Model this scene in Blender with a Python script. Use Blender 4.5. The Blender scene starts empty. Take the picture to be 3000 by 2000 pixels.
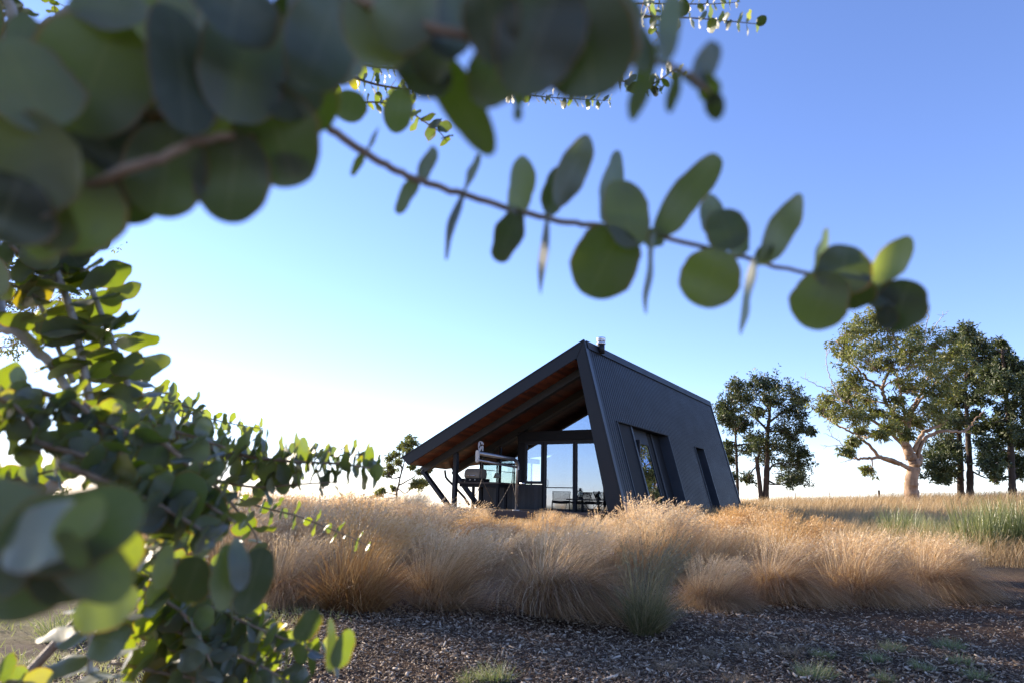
import bpy, math, random
import numpy as np

# ------------------------------------------------------------------ camera, sky, sun, exposure
S = bpy.context.scene
COL = S.collection
F_PX, PITCH, ROLL, CAM_H = 1950.0, 13.4, 1.5, 1.1
SUN_AZ, SUN_EL = -54.0, 18.0            # azimuth from +Y (negative = left), elevation
_p, _r = math.radians(PITCH), math.radians(ROLL)
CO = np.array([0., 0., CAM_H])
FW = np.array([0., math.cos(_p), math.sin(_p)])
_up = np.cross([1., 0, 0], FW)
RT = math.cos(_r) * np.array([1., 0, 0]) + math.sin(_r) * _up
UP = -math.sin(_r) * np.array([1., 0, 0]) + math.cos(_r) * _up
cd = bpy.data.cameras.new('camera')
cam = bpy.data.objects.new('camera', cd)
COL.objects.link(cam)
from mathutils import Matrix, Vector
M = Matrix.Identity(4)
for i in range(3):
    M[i][0], M[i][1], M[i][2], M[i][3] = RT[i], UP[i], -FW[i], CO[i]
cam.matrix_world = M
cd.sensor_width = 36.0
cd.lens = 36.0 * F_PX / 3000.0
cd.clip_start, cd.clip_end = 0.02, 20000
cd.dof.use_dof = True
cd.dof.focus_distance = 22.0
cd.dof.aperture_fstop = 4.2
S.camera = cam

wld = bpy.data.worlds.new('World')
S.world = wld
wld.use_nodes = True
nt = wld.node_tree
nt.nodes.clear()
sky = nt.nodes.new('ShaderNodeTexSky')
sky.sky_type = 'NISHITA'
sky.sun_disc = False
sky.sun_elevation = math.radians(SUN_EL)
sky.sun_rotation = math.radians(SUN_AZ)
sky.altitude = 500
sky.air_density, sky.dust_density, sky.ozone_density = 1.0, 0.05, 3.0
bg = nt.nodes.new('ShaderNodeBackground')
bg.inputs['Strength'].default_value = 0.15
wo = nt.nodes.new('ShaderNodeOutputWorld')
wb_ = nt.nodes.new('ShaderNodeMix'); wb_.data_type = 'RGBA'; wb_.blend_type = 'MULTIPLY'
wb_.inputs[0].default_value = 1.0; wb_.inputs[7].default_value = (0.86, 0.80, 1.0, 1)     # the photograph's cool white balance
nt.links.new(sky.outputs[0], wb_.inputs[6])
nt.links.new(wb_.outputs[2], bg.inputs['Color'])
nt.links.new(bg.outputs[0], wo.inputs['Surface'])

sd = bpy.data.lights.new('sun', 'SUN')
sd.energy = 5.0
sd.angle = math.radians(0.5)
sd.color = (1.0, 0.86, 0.68)
sun = bpy.data.objects.new('sun', sd)
COL.objects.link(sun)
_a, _e = math.radians(SUN_AZ), math.radians(SUN_EL)
sdir = Vector((math.sin(_a) * math.cos(_e), math.cos(_a) * math.cos(_e), math.sin(_e)))
sun.rotation_euler = sdir.to_track_quat('Z', 'Y').to_euler()

S.view_settings.view_transform = 'Standard'
S.view_settings.look = 'None'
S.view_settings.exposure = 1.28
S.view_settings.gamma = 1.0
S.cycles.max_bounces = 8
S.cycles.transparent_max_bounces = 12
S.cycles.use_denoising = True

random.seed(7)
RNG = np.random.default_rng(11)

# ------------------------------------------------------------------ helpers
def ray(px, py):
    """direction (unit depth) of the line of sight through photo pixel px,py"""
    return FW + RT * (px - 1500) / F_PX - UP * (py - 1000) / F_PX

def at(px, py, d):
    return CO + ray(px, py) * d

def smooth(a, b, x):
    t = np.clip((np.asarray(x, float) - a) / (b - a), 0, 1)
    return t * t * (3 - 2 * t)

def terrain(x, y):
    x = np.asarray(x, float); y = np.asarray(y, float)
    r = np.hypot(x, y)
    z = 0.22 * smooth(7, 22, y)
    z = z + 0.056 * np.maximum(x - 2, 0) * smooth(16, 48, y) * (1 - smooth(90, 160, x))
    z = z - 0.045 * np.clip(-x - 4, 0, 80) * smooth(9, 26, y)
    z = z - 0.045 * np.maximum(r - 30, 0) * smooth(14, -6, x)
    z = z - 0.05 * np.maximum(r - 66, 0) * smooth(-6, 14, x)
    z = z + 0.03 * np.sin(x * 1.7 + 0.6 * y) * np.sin(y * 1.3) * smooth(2, 4, r)
    z = z + 0.05 * smooth(1.5, 5.0, x) * smooth(9, 5, y) * 0.0
    return z

def ground(px, py):
    d = ray(px, py)
    lo = 0.5; t = lo
    while t < 200:
        p = CO + d * t
        if p[2] < terrain(p[0], p[1]): break
        t *= 1.02
    a, b = t / 1.02, t
    for _ in range(25):
        m = (a + b) / 2; p = CO + d * m
        if p[2] < terrain(p[0], p[1]): b = m
        else: a = m
    p = CO + d * b
    return np.array([p[0], p[1], float(terrain(p[0], p[1]))])

def gz(x, y):
    return float(terrain(x, y))

def raw(name, verts, faces, mat, parent=None, smoothf=False, attr=None):
    """verts (N,3), faces list / (M,k) array -> ONE mesh object"""
    me = bpy.data.meshes.new(name)
    verts = np.asarray(verts, np.float32)
    if isinstance(faces, np.ndarray):
        k = faces.shape[1]; m = faces.shape[0]
        me.vertices.add(len(verts)); me.vertices.foreach_set('co', verts.ravel())
        me.loops.add(m * k); me.loops.foreach_set('vertex_index', faces.astype(np.int32).ravel())
        me.polygons.add(m)
        me.polygons.foreach_set('loop_start', np.arange(0, m * k, k, dtype=np.int32))
        me.polygons.foreach_set('loop_total', np.full(m, k, np.int32))
        me.update(calc_edges=True)
    else:
        me.from_pydata(verts.tolist(), [], faces)
        me.update()
    if smoothf:
        me.polygons.foreach_set('use_smooth', np.ones(len(me.polygons), bool))
    if attr:
        for nm, (dom, val) in attr.items():
            a = me.attributes.new(nm, 'FLOAT', dom)
            a.data.foreach_set('value', np.asarray(val, np.float32))
    me.materials.append(mat)
    o = bpy.data.objects.new(name, me)
    COL.objects.link(o)
    if parent: o.parent = parent
    return o

def tag(o, label=None, cat=None, group=None, kind=None):
    if label: o['label'] = label
    if cat: o['category'] = cat
    if group: o['group'] = group
    if kind: o['kind'] = kind
    return o

def thing(name, label, cat, loc=(0, 0, 0), rz=0.0, group=None):
    o = bpy.data.objects.new(name, None)
    o.empty_display_size = 0.1
    COL.objects.link(o)
    o.location = [float(v) for v in loc]
    o.rotation_euler = (0, 0, rz)
    return tag(o, label, cat, group)

class MB:
    """collects shapes for one mesh"""
    def __init__(s): s.v, s.f = [], []
    def add(s, vs, fs):
        b = len(s.v); s.v += [tuple(map(float, p)) for p in vs]
        s.f += [tuple(i + b for i in f) for f in fs]; return s
    def box(s, x0, x1, y0, y1, z0, z1):
        v = [(x, y, z) for x in (x0, x1) for y in (y0, y1) for z in (z0, z1)]
        return s.add(v, [(0, 1, 3, 2), (4, 6, 7, 5), (0, 4, 5, 1), (2, 3, 7, 6), (0, 2, 6, 4), (1, 5, 7, 3)])
    def prism(s, a, b):
        """two matching polygons joined"""
        n = len(a)
        return s.add(list(a) + list(b), [tuple(range(n))[::-1], tuple(range(n, 2 * n))] +
                     [(i, (i + 1) % n, (i + 1) % n + n, i + n) for i in range(n)])
    def bar(s, p, q, w, h=None, up=(0, 0, 1)):
        h = h or w
        p, q = np.array(p, float), np.array(q, float)
        t = q - p; t /= np.linalg.norm(t)
        u = np.cross(up, t)
        if np.linalg.norm(u) < 1e-4: u = np.cross((0, 1, 0), t)
        u /= np.linalg.norm(u); n = np.cross(t, u)
        c = [(-w / 2, -h / 2), (w / 2, -h / 2), (w / 2, h / 2), (-w / 2, h / 2)]
        return s.prism([p + u * a + n * b for a, b in c], [q + u * a + n * b for a, b in c])
    def tube(s, pts, r, k=8, cap=True):
        pts = np.array(pts, float); n = len(pts)
        rs = np.full(n, r, float) if np.isscalar(r) else np.array(r, float)
        T = np.gradient(pts, axis=0); T /= np.linalg.norm(T, axis=1)[:, None] + 1e-12
        u = np.cross(T[0], (0, 0, 1.)); 
        if np.linalg.norm(u) < 1e-3: u = np.cross(T[0], (0, 1., 0))
        u /= np.linalg.norm(u); vs = []
        for i in range(n):
            u = u - T[i] * (u @ T[i]); u /= np.linalg.norm(u) + 1e-12
            w = np.cross(T[i], u)
            for j in range(k):
                a = 2 * math.pi * j / k
                vs.append(pts[i] + rs[i] * (math.cos(a) * u + math.sin(a) * w))
        fs = [(i * k + j, i * k + (j + 1) % k, (i + 1) * k + (j + 1) % k, (i + 1) * k + j)
              for i in range(n - 1) for j in range(k)]
        if cap: fs += [tuple(range(k))[::-1], tuple(range((n - 1) * k, n * k))]
        return s.add(vs, fs)
    def lathe(s, c, prof, k=20):
        """prof: list of (radius, z) about centre c"""
        vs = [(c[0] + r * math.cos(2 * math.pi * j / k), c[1] + r * math.sin(2 * math.pi * j / k), c[2] + z)
              for r, z in prof for j in range(k)]
        n = len(prof)
        fs = [(i * k + j, i * k + (j + 1) % k, (i + 1) * k + (j + 1) % k, (i + 1) * k + j)
              for i in range(n - 1) for j in range(k)]
        fs += [tuple(range(k))[::-1], tuple(range((n - 1) * k, n * k))]
        return s.add(vs, fs)
    def build(s, name, mat, parent=None, sm=False, bevel=0.0):
        o = raw(name, s.v, s.f, mat, parent, False)
        if sm:
            for p in o.data.polygons: p.use_smooth = len(p.vertices) <= 4
        if bevel:
            m = o.modifiers.new('bevel', 'BEVEL'); m.width = bevel; m.segments = 2; m.limit_method = 'ANGLE'
        return o

# ------------------------------------------------------------------ materials
def mat(name):
    m = bpy.data.materials.new(name); m.use_nodes = True
    n = m.node_tree; n.nodes.clear()
    out = n.nodes.new('ShaderNodeOutputMaterial')
    return m, n, out

def node(n, kind, **kw):
    x = n.nodes.new(kind)
    for k, v in kw.items():
        if k in x.inputs: x.inputs[k].default_value = v
        else: setattr(x, k, v)
    return x

def ramp(n, fac, stops):
    r = n.nodes.new('ShaderNodeValToRGB')
    e = r.color_ramp.elements
    while len(e) < len(stops): e.new(0.5)
    for el, (p, c) in zip(e, stops): el.position = p; el.color = (*c, 1)
    n.links.new(fac, r.inputs[0])
    return r.outputs[0]

def coords(n, scale=(1, 1, 1), obj=True):
    t = n.nodes.new('ShaderNodeTexCoord')
    m = n.nodes.new('ShaderNodeMapping'); m.inputs['Scale'].default_value = scale
    n.links.new(t.outputs['Object' if obj else 'Generated'], m.inputs[0])
    return m.outputs[0]

def simple(name, c0, c1, rough=0.5, metal=0.0, scale=(6, 6, 6), bump=0.0, detail=6, spec=0.5):
    m, n, out = mat(name)
    v = coords(n, scale)
    no = node(n, 'ShaderNodeTexNoise', Scale=1.0, Detail=detail, Roughness=0.6)
    n.links.new(v, no.inputs['Vector'])
    c = ramp(n, no.outputs['Fac'], [(0.3, c0), (0.7, c1)])
    b = node(n, 'ShaderNodeBsdfPrincipled', Roughness=rough, Metallic=metal)
    b.inputs['Specular IOR Level'].default_value = spec
    n.links.new(c, b.inputs['Base Color'])
    mr = node(n, 'ShaderNodeMapRange'); mr.inputs[3].default_value = max(0.02, rough - 0.1); mr.inputs[4].default_value = min(1, rough + 0.12)
    n.links.new(no.outputs['Fac'], mr.inputs[0]); n.links.new(mr.outputs[0], b.inputs['Roughness'])
    if bump:
        bp = node(n, 'ShaderNodeBump', Strength=bump, Distance=0.02)
        n.links.new(no.outputs['Fac'], bp.inputs['Height']); n.links.new(bp.outputs[0], b.inputs['Normal'])
    n.links.new(b.outputs[0], out.inputs[0])
    return m

def boards(name, axis, width, cols, rough=0.5, gap=0.06, spec=0.4):
    """planks of given width running across one object axis"""
    m, n, out = mat(name)
    t = n.nodes.new('ShaderNodeTexCoord')
    sx = n.nodes.new('ShaderNodeSeparateXYZ'); n.links.new(t.outputs['Object'], sx.inputs[0])
    dv = node(n, 'ShaderNodeMath', operation='DIVIDE'); dv.inputs[1].default_value = width
    n.links.new(sx.outputs[axis], dv.inputs[0])
    fl = node(n, 'ShaderNodeMath', operation='FLOOR'); n.links.new(dv.outputs[0], fl.inputs[0])
    fr = node(n, 'ShaderNodeMath', operation='FRACT'); n.links.new(dv.outputs[0], fr.inputs[0])
    wn = node(n, 'ShaderNodeTexWhiteNoise', noise_dimensions='2D')
    # board end joints: white noise in (board, length/1.9)
    other = 1 - axis if axis < 2 else 2
    d2 = node(n, 'ShaderNodeMath', operation='DIVIDE'); d2.inputs[1].default_value = 1.9
    n.links.new(sx.outputs[other], d2.inputs[0])
    of = node(n, 'ShaderNodeMath', operation='MULTIPLY_ADD'); of.inputs[1].default_value = 0.37
    n.links.new(fl.outputs[0], of.inputs[0]); n.links.new(d2.outputs[0], of.inputs[2])
    f2 = node(n, 'ShaderNodeMath', operation='FLOOR'); n.links.new(of.outputs[0], f2.inputs[0])
    cx = n.nodes.new('ShaderNodeCombineXYZ'); n.links.new(fl.outputs[0], cx.inputs[0]); n.links.new(f2.outputs[0], cx.inputs[1])
    n.links.new(cx.outputs[0], wn.inputs['Vector'])
    mp = n.nodes.new('ShaderNodeMapping')
    sc = [1.2, 1.2, 1.2]; sc[axis] = 30; mp.inputs['Scale'].default_value = sc
    n.links.new(t.outputs['Object'], mp.inputs[0])
    no = node(n, 'ShaderNodeTexNoise', Scale=2.0, Detail=6, Roughness=0.7); n.links.new(mp.outputs[0], no.inputs['Vector'])
    mx = node(n, 'ShaderNodeMath', operation='MULTIPLY_ADD'); mx.inputs[1].default_value = 0.45
    n.links.new(no.outputs['Fac'], mx.inputs[0])
    m2 = node(n, 'ShaderNodeMath', operation='MULTIPLY'); m2.inputs[1].default_value = 0.6
    n.links.new(wn.outputs['Value'], m2.inputs[0]); n.links.new(m2.outputs[0], mx.inputs[2])
    c = ramp(n, mx.outputs[0], [(0.1, cols[0]), (0.45, cols[1]), (0.9, cols[2])])
    gp = node(n, 'ShaderNodeMath', operation='GREATER_THAN'); gp.inputs[1].default_value = gap
    n.links.new(fr.outputs[0], gp.inputs[0])
    b = node(n, 'ShaderNodeBsdfPrincipled', Roughness=rough); b.inputs['Specular IOR Level'].default_value = spec
    n.links.new(c, b.inputs['Base Color'])
    bp = node(n, 'ShaderNodeBump', Strength=0.8, Distance=0.01)
    n.links.new(gp.outputs[0], bp.inputs['Height']); n.links.new(bp.outputs[0], b.inputs['Normal'])
    n.links.new(b.outputs[0], out.inputs[0])
    return m

def leafy(name, stops, trans, tfac=0.35, rough=0.5, gloss=0.12, attr='rnd', along=None, veins=False):
    """thin leaf / blade: diffuse + light coming through + a faint sheen; colour varies per leaf"""
    m, n, out = mat(name)
    at_ = node(n, 'ShaderNodeAttribute', attribute_name=attr)
    c = ramp(n, at_.outputs['Fac'], stops)
    tc = ramp(n, at_.outputs['Fac'], trans)
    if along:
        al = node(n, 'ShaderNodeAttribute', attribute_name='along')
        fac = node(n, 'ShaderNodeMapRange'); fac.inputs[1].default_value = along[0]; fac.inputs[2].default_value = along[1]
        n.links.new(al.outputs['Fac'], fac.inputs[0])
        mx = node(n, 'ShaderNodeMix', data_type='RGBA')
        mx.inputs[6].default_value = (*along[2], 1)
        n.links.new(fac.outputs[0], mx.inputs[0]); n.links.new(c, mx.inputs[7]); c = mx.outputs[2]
    if veins:
        ac = node(n, 'ShaderNodeAttribute', attribute_name='ac')
        tco = n.nodes.new('ShaderNodeTexCoord')
        no = node(n, 'ShaderNodeTexNoise', Scale=55.0, Detail=5, Roughness=0.7); n.links.new(tco.outputs['Object'], no.inputs['Vector'])
        def over(base, col, a, b, amount):
            r = node(n, 'ShaderNodeMapRange'); r.inputs[1].default_value = a; r.inputs[2].default_value = b; r.inputs[4].default_value = amount
            x = node(n, 'ShaderNodeMix', data_type='RGBA'); x.inputs[7].default_value = (*col, 1)
            n.links.new(base, x.inputs[6]); n.links.new(r.outputs[0], x.inputs[0]); return x, r
        x, r = over(c, (0.18, 0.18, 0.13), .075, .02, .4); n.links.new(ac.outputs['Fac'], r.inputs[0]); c = x.outputs[2]
        x, r = over(c, (0.20, 0.09, 0.04), .93, 1.0, .6); n.links.new(ac.outputs['Fac'], r.inputs[0]); c = x.outputs[2]
        x, r = over(c, (0.17, 0.19, 0.18), .52, .75, .45); n.links.new(no.outputs['Fac'], r.inputs[0]); c = x.outputs[2]
        x, r = over(tc, (0.75, 0.30, 0.02), .90, 1.0, .8); n.links.new(ac.outputs['Fac'], r.inputs[0]); tc = x.outputs[2]
        x, r = over(tc, (0.10, 0.16, 0.01), .58, .72, .5); n.links.new(no.outputs['Fac'], r.inputs[0]); tc = x.outputs[2]
    # broad tone differences from clump to clump
    oi = n.nodes.new('ShaderNodeObjectInfo')
    hs = node(n, 'ShaderNodeHueSaturation')
    vr = node(n, 'ShaderNodeMapRange'); vr.inputs[3].default_value = 0.82; vr.inputs[4].default_value = 1.12
    n.links.new(oi.outputs['Random'], vr.inputs[0]); n.links.new(vr.outputs[0], hs.inputs['Value'])
    n.links.new(c, hs.inputs['Color']); c = hs.outputs[0]
    df = node(n, 'ShaderNodeBsdfDiffuse'); n.links.new(c, df.inputs['Color'])
    tr = node(n, 'ShaderNodeBsdfTranslucent'); n.links.new(tc, tr.inputs['Color'])
    m1 = node(n, 'ShaderNodeMixShader'); m1.inputs[0].default_value = tfac
    n.links.new(df.outputs[0], m1.inputs[1]); n.links.new(tr.outputs[0], m1.inputs[2])
    gl = node(n, 'ShaderNodeBsdfGlossy', Roughness=rough)
    m2 = node(n, 'ShaderNodeMixShader'); m2.inputs[0].default_value = gloss
    fr = node(n, 'ShaderNodeLayerWeight', Blend=0.35)
    ml = node(n, 'ShaderNodeMath', operation='MULTIPLY'); ml.inputs[1].default_value = gloss * 2.2
    n.links.new(fr.outputs['Facing'], ml.inputs[0])
    ad = node(n, 'ShaderNodeMath', operation='ADD'); ad.inputs[1].default_value = gloss * 0.35
    n.links.new(ml.outputs[0], ad.inputs[0]); n.links.new(ad.outputs[0], m2.inputs[0])
    n.links.new(m1.outputs[0], m2.inputs[1]); n.links.new(gl.outputs[0], m2.inputs[2])
    n.links.new(m2.outputs[0], out.inputs[0])
    return m

def glass(name, fac, tint, rough=0.0):
    m, n, out = mat(name)
    g = node(n, 'ShaderNodeBsdfGlossy', Roughness=rough, Color=(*tint, 1))
    t = node(n, 'ShaderNodeBsdfTransparent', Color=(0.8, 0.86, 0.86, 1))
    lw = node(n, 'ShaderNodeLayerWeight', Blend=0.5)
    pw = node(n, 'ShaderNodeMath', operation='POWER'); pw.inputs[1].default_value = 5.0
    n.links.new(lw.outputs['Facing'], pw.inputs[0])
    mr = node(n, 'ShaderNodeMapRange'); mr.inputs[3].default_value = fac; mr.inputs[4].default_value = 1.0
    n.links.new(pw.outputs[0], mr.inputs[0])
    # slight unevenness of the pane
    v = coords(n, (0.7, 0.7, 0.7))
    no = node(n, 'ShaderNodeTexNoise', Scale=1.0, Detail=1)
    n.links.new(v, no.inputs['Vector'])
    bp = node(n, 'ShaderNodeBump', Strength=0.02, Distance=0.05); n.links.new(no.outputs['Fac'], bp.inputs['Height'])
    n.links.new(bp.outputs[0], g.inputs['Normal'])
    mx = n.nodes.new('ShaderNodeMixShader')
    n.links.new(mr.outputs[0], mx.inputs[0]); n.links.new(t.outputs[0], mx.inputs[1]); n.links.new(g.outputs[0], mx.inputs[2])
    n.links.new(mx.outputs[0], out.inputs[0])
    return m

MT = dict(
    metal=simple('dark_metal', (0.008, 0.0088, 0.0115), (0.0115, 0.0125, 0.016), 0.45, 0.0, (1.2, 1.2, 1.2), 0.02, 6, 0.3),
    sheet=simple('dark_sheet', (0.0065, 0.0074, 0.0105), (0.0105, 0.0115, 0.0155), 0.44, 0.0, (0.5, 0.8, 1.5), 0.0, 6, 0.32),
    flash=simple('flashing', (0.024, 0.030, 0.042), (0.032, 0.040, 0.054), 0.35, 0.0, (2, 2, 2)),
    frame=simple('window_frame', (0.016, 0.018, 0.023), (0.024, 0.027, 0.033), 0.5, 0.0, (4, 4, 4), 0.0, 6, 0.25),
    black=simple('black_paint', (0.008, 0.008, 0.009), (0.015, 0.015, 0.016), 0.65, 0.0, (9, 9, 9), 0.0, 6, 0.2),
    beam=simple('beam_paint', (0.016, 0.015, 0.014), (0.026, 0.025, 0.023), 0.55, 0.0, (3, 3, 3), 0.1),
    soffit=boards('timber_lining', 0, 0.14, [(0.030, 0.008, 0.004), (0.10, 0.026, 0.010), (0.21, 0.062, 0.024)], 0.42),
    deck=boards('deck_timber', 1, 0.14, [(0.03, 0.02, 0.016), (0.06, 0.042, 0.034), (0.10, 0.075, 0.06)], 0.65),
    clad=boards('charred_cladding', 0, 0.16, [(0.010, 0.010, 0.012), (0.02, 0.021, 0.024), (0.035, 0.037, 0.042)], 0.5),
    inner=simple('interior_lining', (0.10, 0.06, 0.035), (0.16, 0.10, 0.06), 0.6, 0, (1, 1, 6)),
    gl_door=glass('door_glass', 0.38, (0.64, 0.75, 0.95)),
    gl_clear=glass('corner_glass', 0.06, (0.9, 0.95, 1.0)),
    steel=simple('steel_pipe', (0.20, 0.20, 0.21), (0.32, 0.31, 0.31), 0.32, 0.85, (14, 14, 14), 0.05),
    bright=simple('bright_steel', (0.55, 0.56, 0.58), (0.72, 0.73, 0.75), 0.25, 0.9, (9, 9, 9)),
    plate=simple('emblem_plate', (0.26, 0.26, 0.26), (0.36, 0.355, 0.35), 0.5, 0.2, (12, 12, 12)),
    chain=simple('rusty_chain', (0.05, 0.038, 0.026), (0.13, 0.10, 0.07), 0.55, 0.5, (60, 60, 60)),
    cream=simple('cream_enamel', (0.20, 0.165, 0.12), (0.26, 0.215, 0.16), 0.6, 0, (3, 3, 3)),
    shade=simple('lamp_fabric', (0.22, 0.22, 0.16), (0.30, 0.29, 0.22), 0.8, 0, (20, 20, 20)),
    gumbark=simple('gum_bark', (0.13, 0.075, 0.045), (0.46, 0.32, 0.215), 0.85, 0, (2.2, 2.2, 0.9), 0.7),
    drybark=simple('dead_wood', (0.40, 0.34, 0.29), (0.56, 0.49, 0.43), 0.85, 0, (3, 3, 1), 0.3),
    bark=simple('dark_bark', (0.035, 0.024, 0.018), (0.10, 0.07, 0.05), 0.9, 0, (3, 3, 0.8), 0.8),
    stem=simple('eucalypt_stem', (0.20, 0.13, 0.09), (0.36, 0.27, 0.20), 0.6, 0, (60, 60, 60), 0.3),
    palestem=simple('pale_stem', (0.34, 0.31, 0.29), (0.52, 0.49, 0.46), 0.6, 0, (60, 60, 60), 0.3),
    post=simple('weathered_post', (0.30, 0.26, 0.21), (0.46, 0.41, 0.35), 0.85, 0, (30, 30, 4), 0.4),
    wire=simple('fence_wire', (0.12, 0.11, 0.10), (0.2, 0.18, 0.16), 0.5, 0.7),
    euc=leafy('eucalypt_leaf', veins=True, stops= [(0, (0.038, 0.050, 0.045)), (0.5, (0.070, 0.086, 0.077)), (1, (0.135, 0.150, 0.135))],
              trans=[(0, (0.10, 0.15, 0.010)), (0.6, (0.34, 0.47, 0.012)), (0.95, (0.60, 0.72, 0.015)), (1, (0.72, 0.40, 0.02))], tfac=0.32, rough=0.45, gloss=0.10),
    gumleaf=leafy('gum_leaf', [(0, (0.075, 0.083, 0.024)), (0.5, (0.155, 0.16, 0.05)), (1, (0.29, 0.27, 0.10))],
                  [(0, (0.14, 0.18, 0.02)), (1, (0.36, 0.38, 0.06))], 0.32, 0.5, 0.05),
    cypress=leafy('cypress_leaf', [(0, (0.035, 0.048, 0.018)), (0.5, (0.07, 0.088, 0.03)), (1, (0.14, 0.15, 0.055))],
                  [(0, (0.06, 0.10, 0.015)), (1, (0.16, 0.2, 0.04))], 0.22, 0.55, 0.06),
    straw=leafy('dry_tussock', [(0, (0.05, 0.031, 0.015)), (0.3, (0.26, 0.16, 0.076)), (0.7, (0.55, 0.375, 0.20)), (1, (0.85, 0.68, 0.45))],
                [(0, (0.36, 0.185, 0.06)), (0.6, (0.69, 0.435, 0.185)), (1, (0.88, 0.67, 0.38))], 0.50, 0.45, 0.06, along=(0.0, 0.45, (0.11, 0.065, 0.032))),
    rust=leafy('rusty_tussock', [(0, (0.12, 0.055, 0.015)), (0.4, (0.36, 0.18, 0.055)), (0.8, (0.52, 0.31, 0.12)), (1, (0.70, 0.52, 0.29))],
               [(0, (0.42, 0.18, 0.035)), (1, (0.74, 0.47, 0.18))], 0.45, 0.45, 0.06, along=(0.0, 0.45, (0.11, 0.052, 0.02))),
    olive=leafy('green_tussock', [(0, (0.07, 0.075, 0.03)), (0.5, (0.15, 0.145, 0.065)), (1, (0.36, 0.28, 0.16))],
                [(0, (0.16, 0.17, 0.04)), (1, (0.45, 0.36, 0.16))], 0.4, 0.45, 0.06),
    grey=leafy('grey_bush', [(0, (0.16, 0.16, 0.12)), (0.5, (0.28, 0.27, 0.21)), (1, (0.5, 0.45, 0.36))],
               [(0, (0.3, 0.28, 0.18)), (1, (0.55, 0.5, 0.38))], 0.4, 0.5, 0.05),
    reed=leafy('reed_blade', [(0, (0.05, 0.075, 0.018)), (0.5, (0.12, 0.155, 0.045)), (1, (0.36, 0.36, 0.15))],
               [(0, (0.2, 0.26, 0.04)), (1, (0.45, 0.45, 0.14))], 0.4, 0.4, 0.1),
    meadow=leafy('meadow_blade', [(0, (0.24, 0.15, 0.06)), (0.4, (0.46, 0.31, 0.14)), (0.75, (0.60, 0.44, 0.23)), (0.9, (0.70, 0.56, 0.34)), (1, (0.24, 0.24, 0.08))],
                 [(0, (0.40, 0.22, 0.07)), (1, (0.66, 0.48, 0.24))], 0.4, 0.5, 0.05),
    weed=leafy('weed_blade', [(0, (0.09, 0.12, 0.05)), (0.5, (0.17, 0.20, 0.09)), (1, (0.34, 0.31, 0.17))],
               [(0, (0.2, 0.28, 0.05)), (1, (0.42, 0.42, 0.15))], 0.35, 0.5, 0.06),
    lawn=leafy('lawn_blade', [(0, (0.14, 0.15, 0.05)), (0.5, (0.28, 0.28, 0.11)), (1, (0.48, 0.42, 0.22))],
               [(0, (0.25, 0.32, 0.05)), (1, (0.5, 0.5, 0.18))], 0.4, 0.5, 0.05),
    drytuft=leafy('dry_tuft', [(0, (0.12, 0.09, 0.06)), (1, (0.34, 0.27, 0.18))], [(0, (0.2, 0.14, 0.07)), (1, (0.45, 0.35, 0.2))], 0.35, 0.5, 0.05),
)

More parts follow.
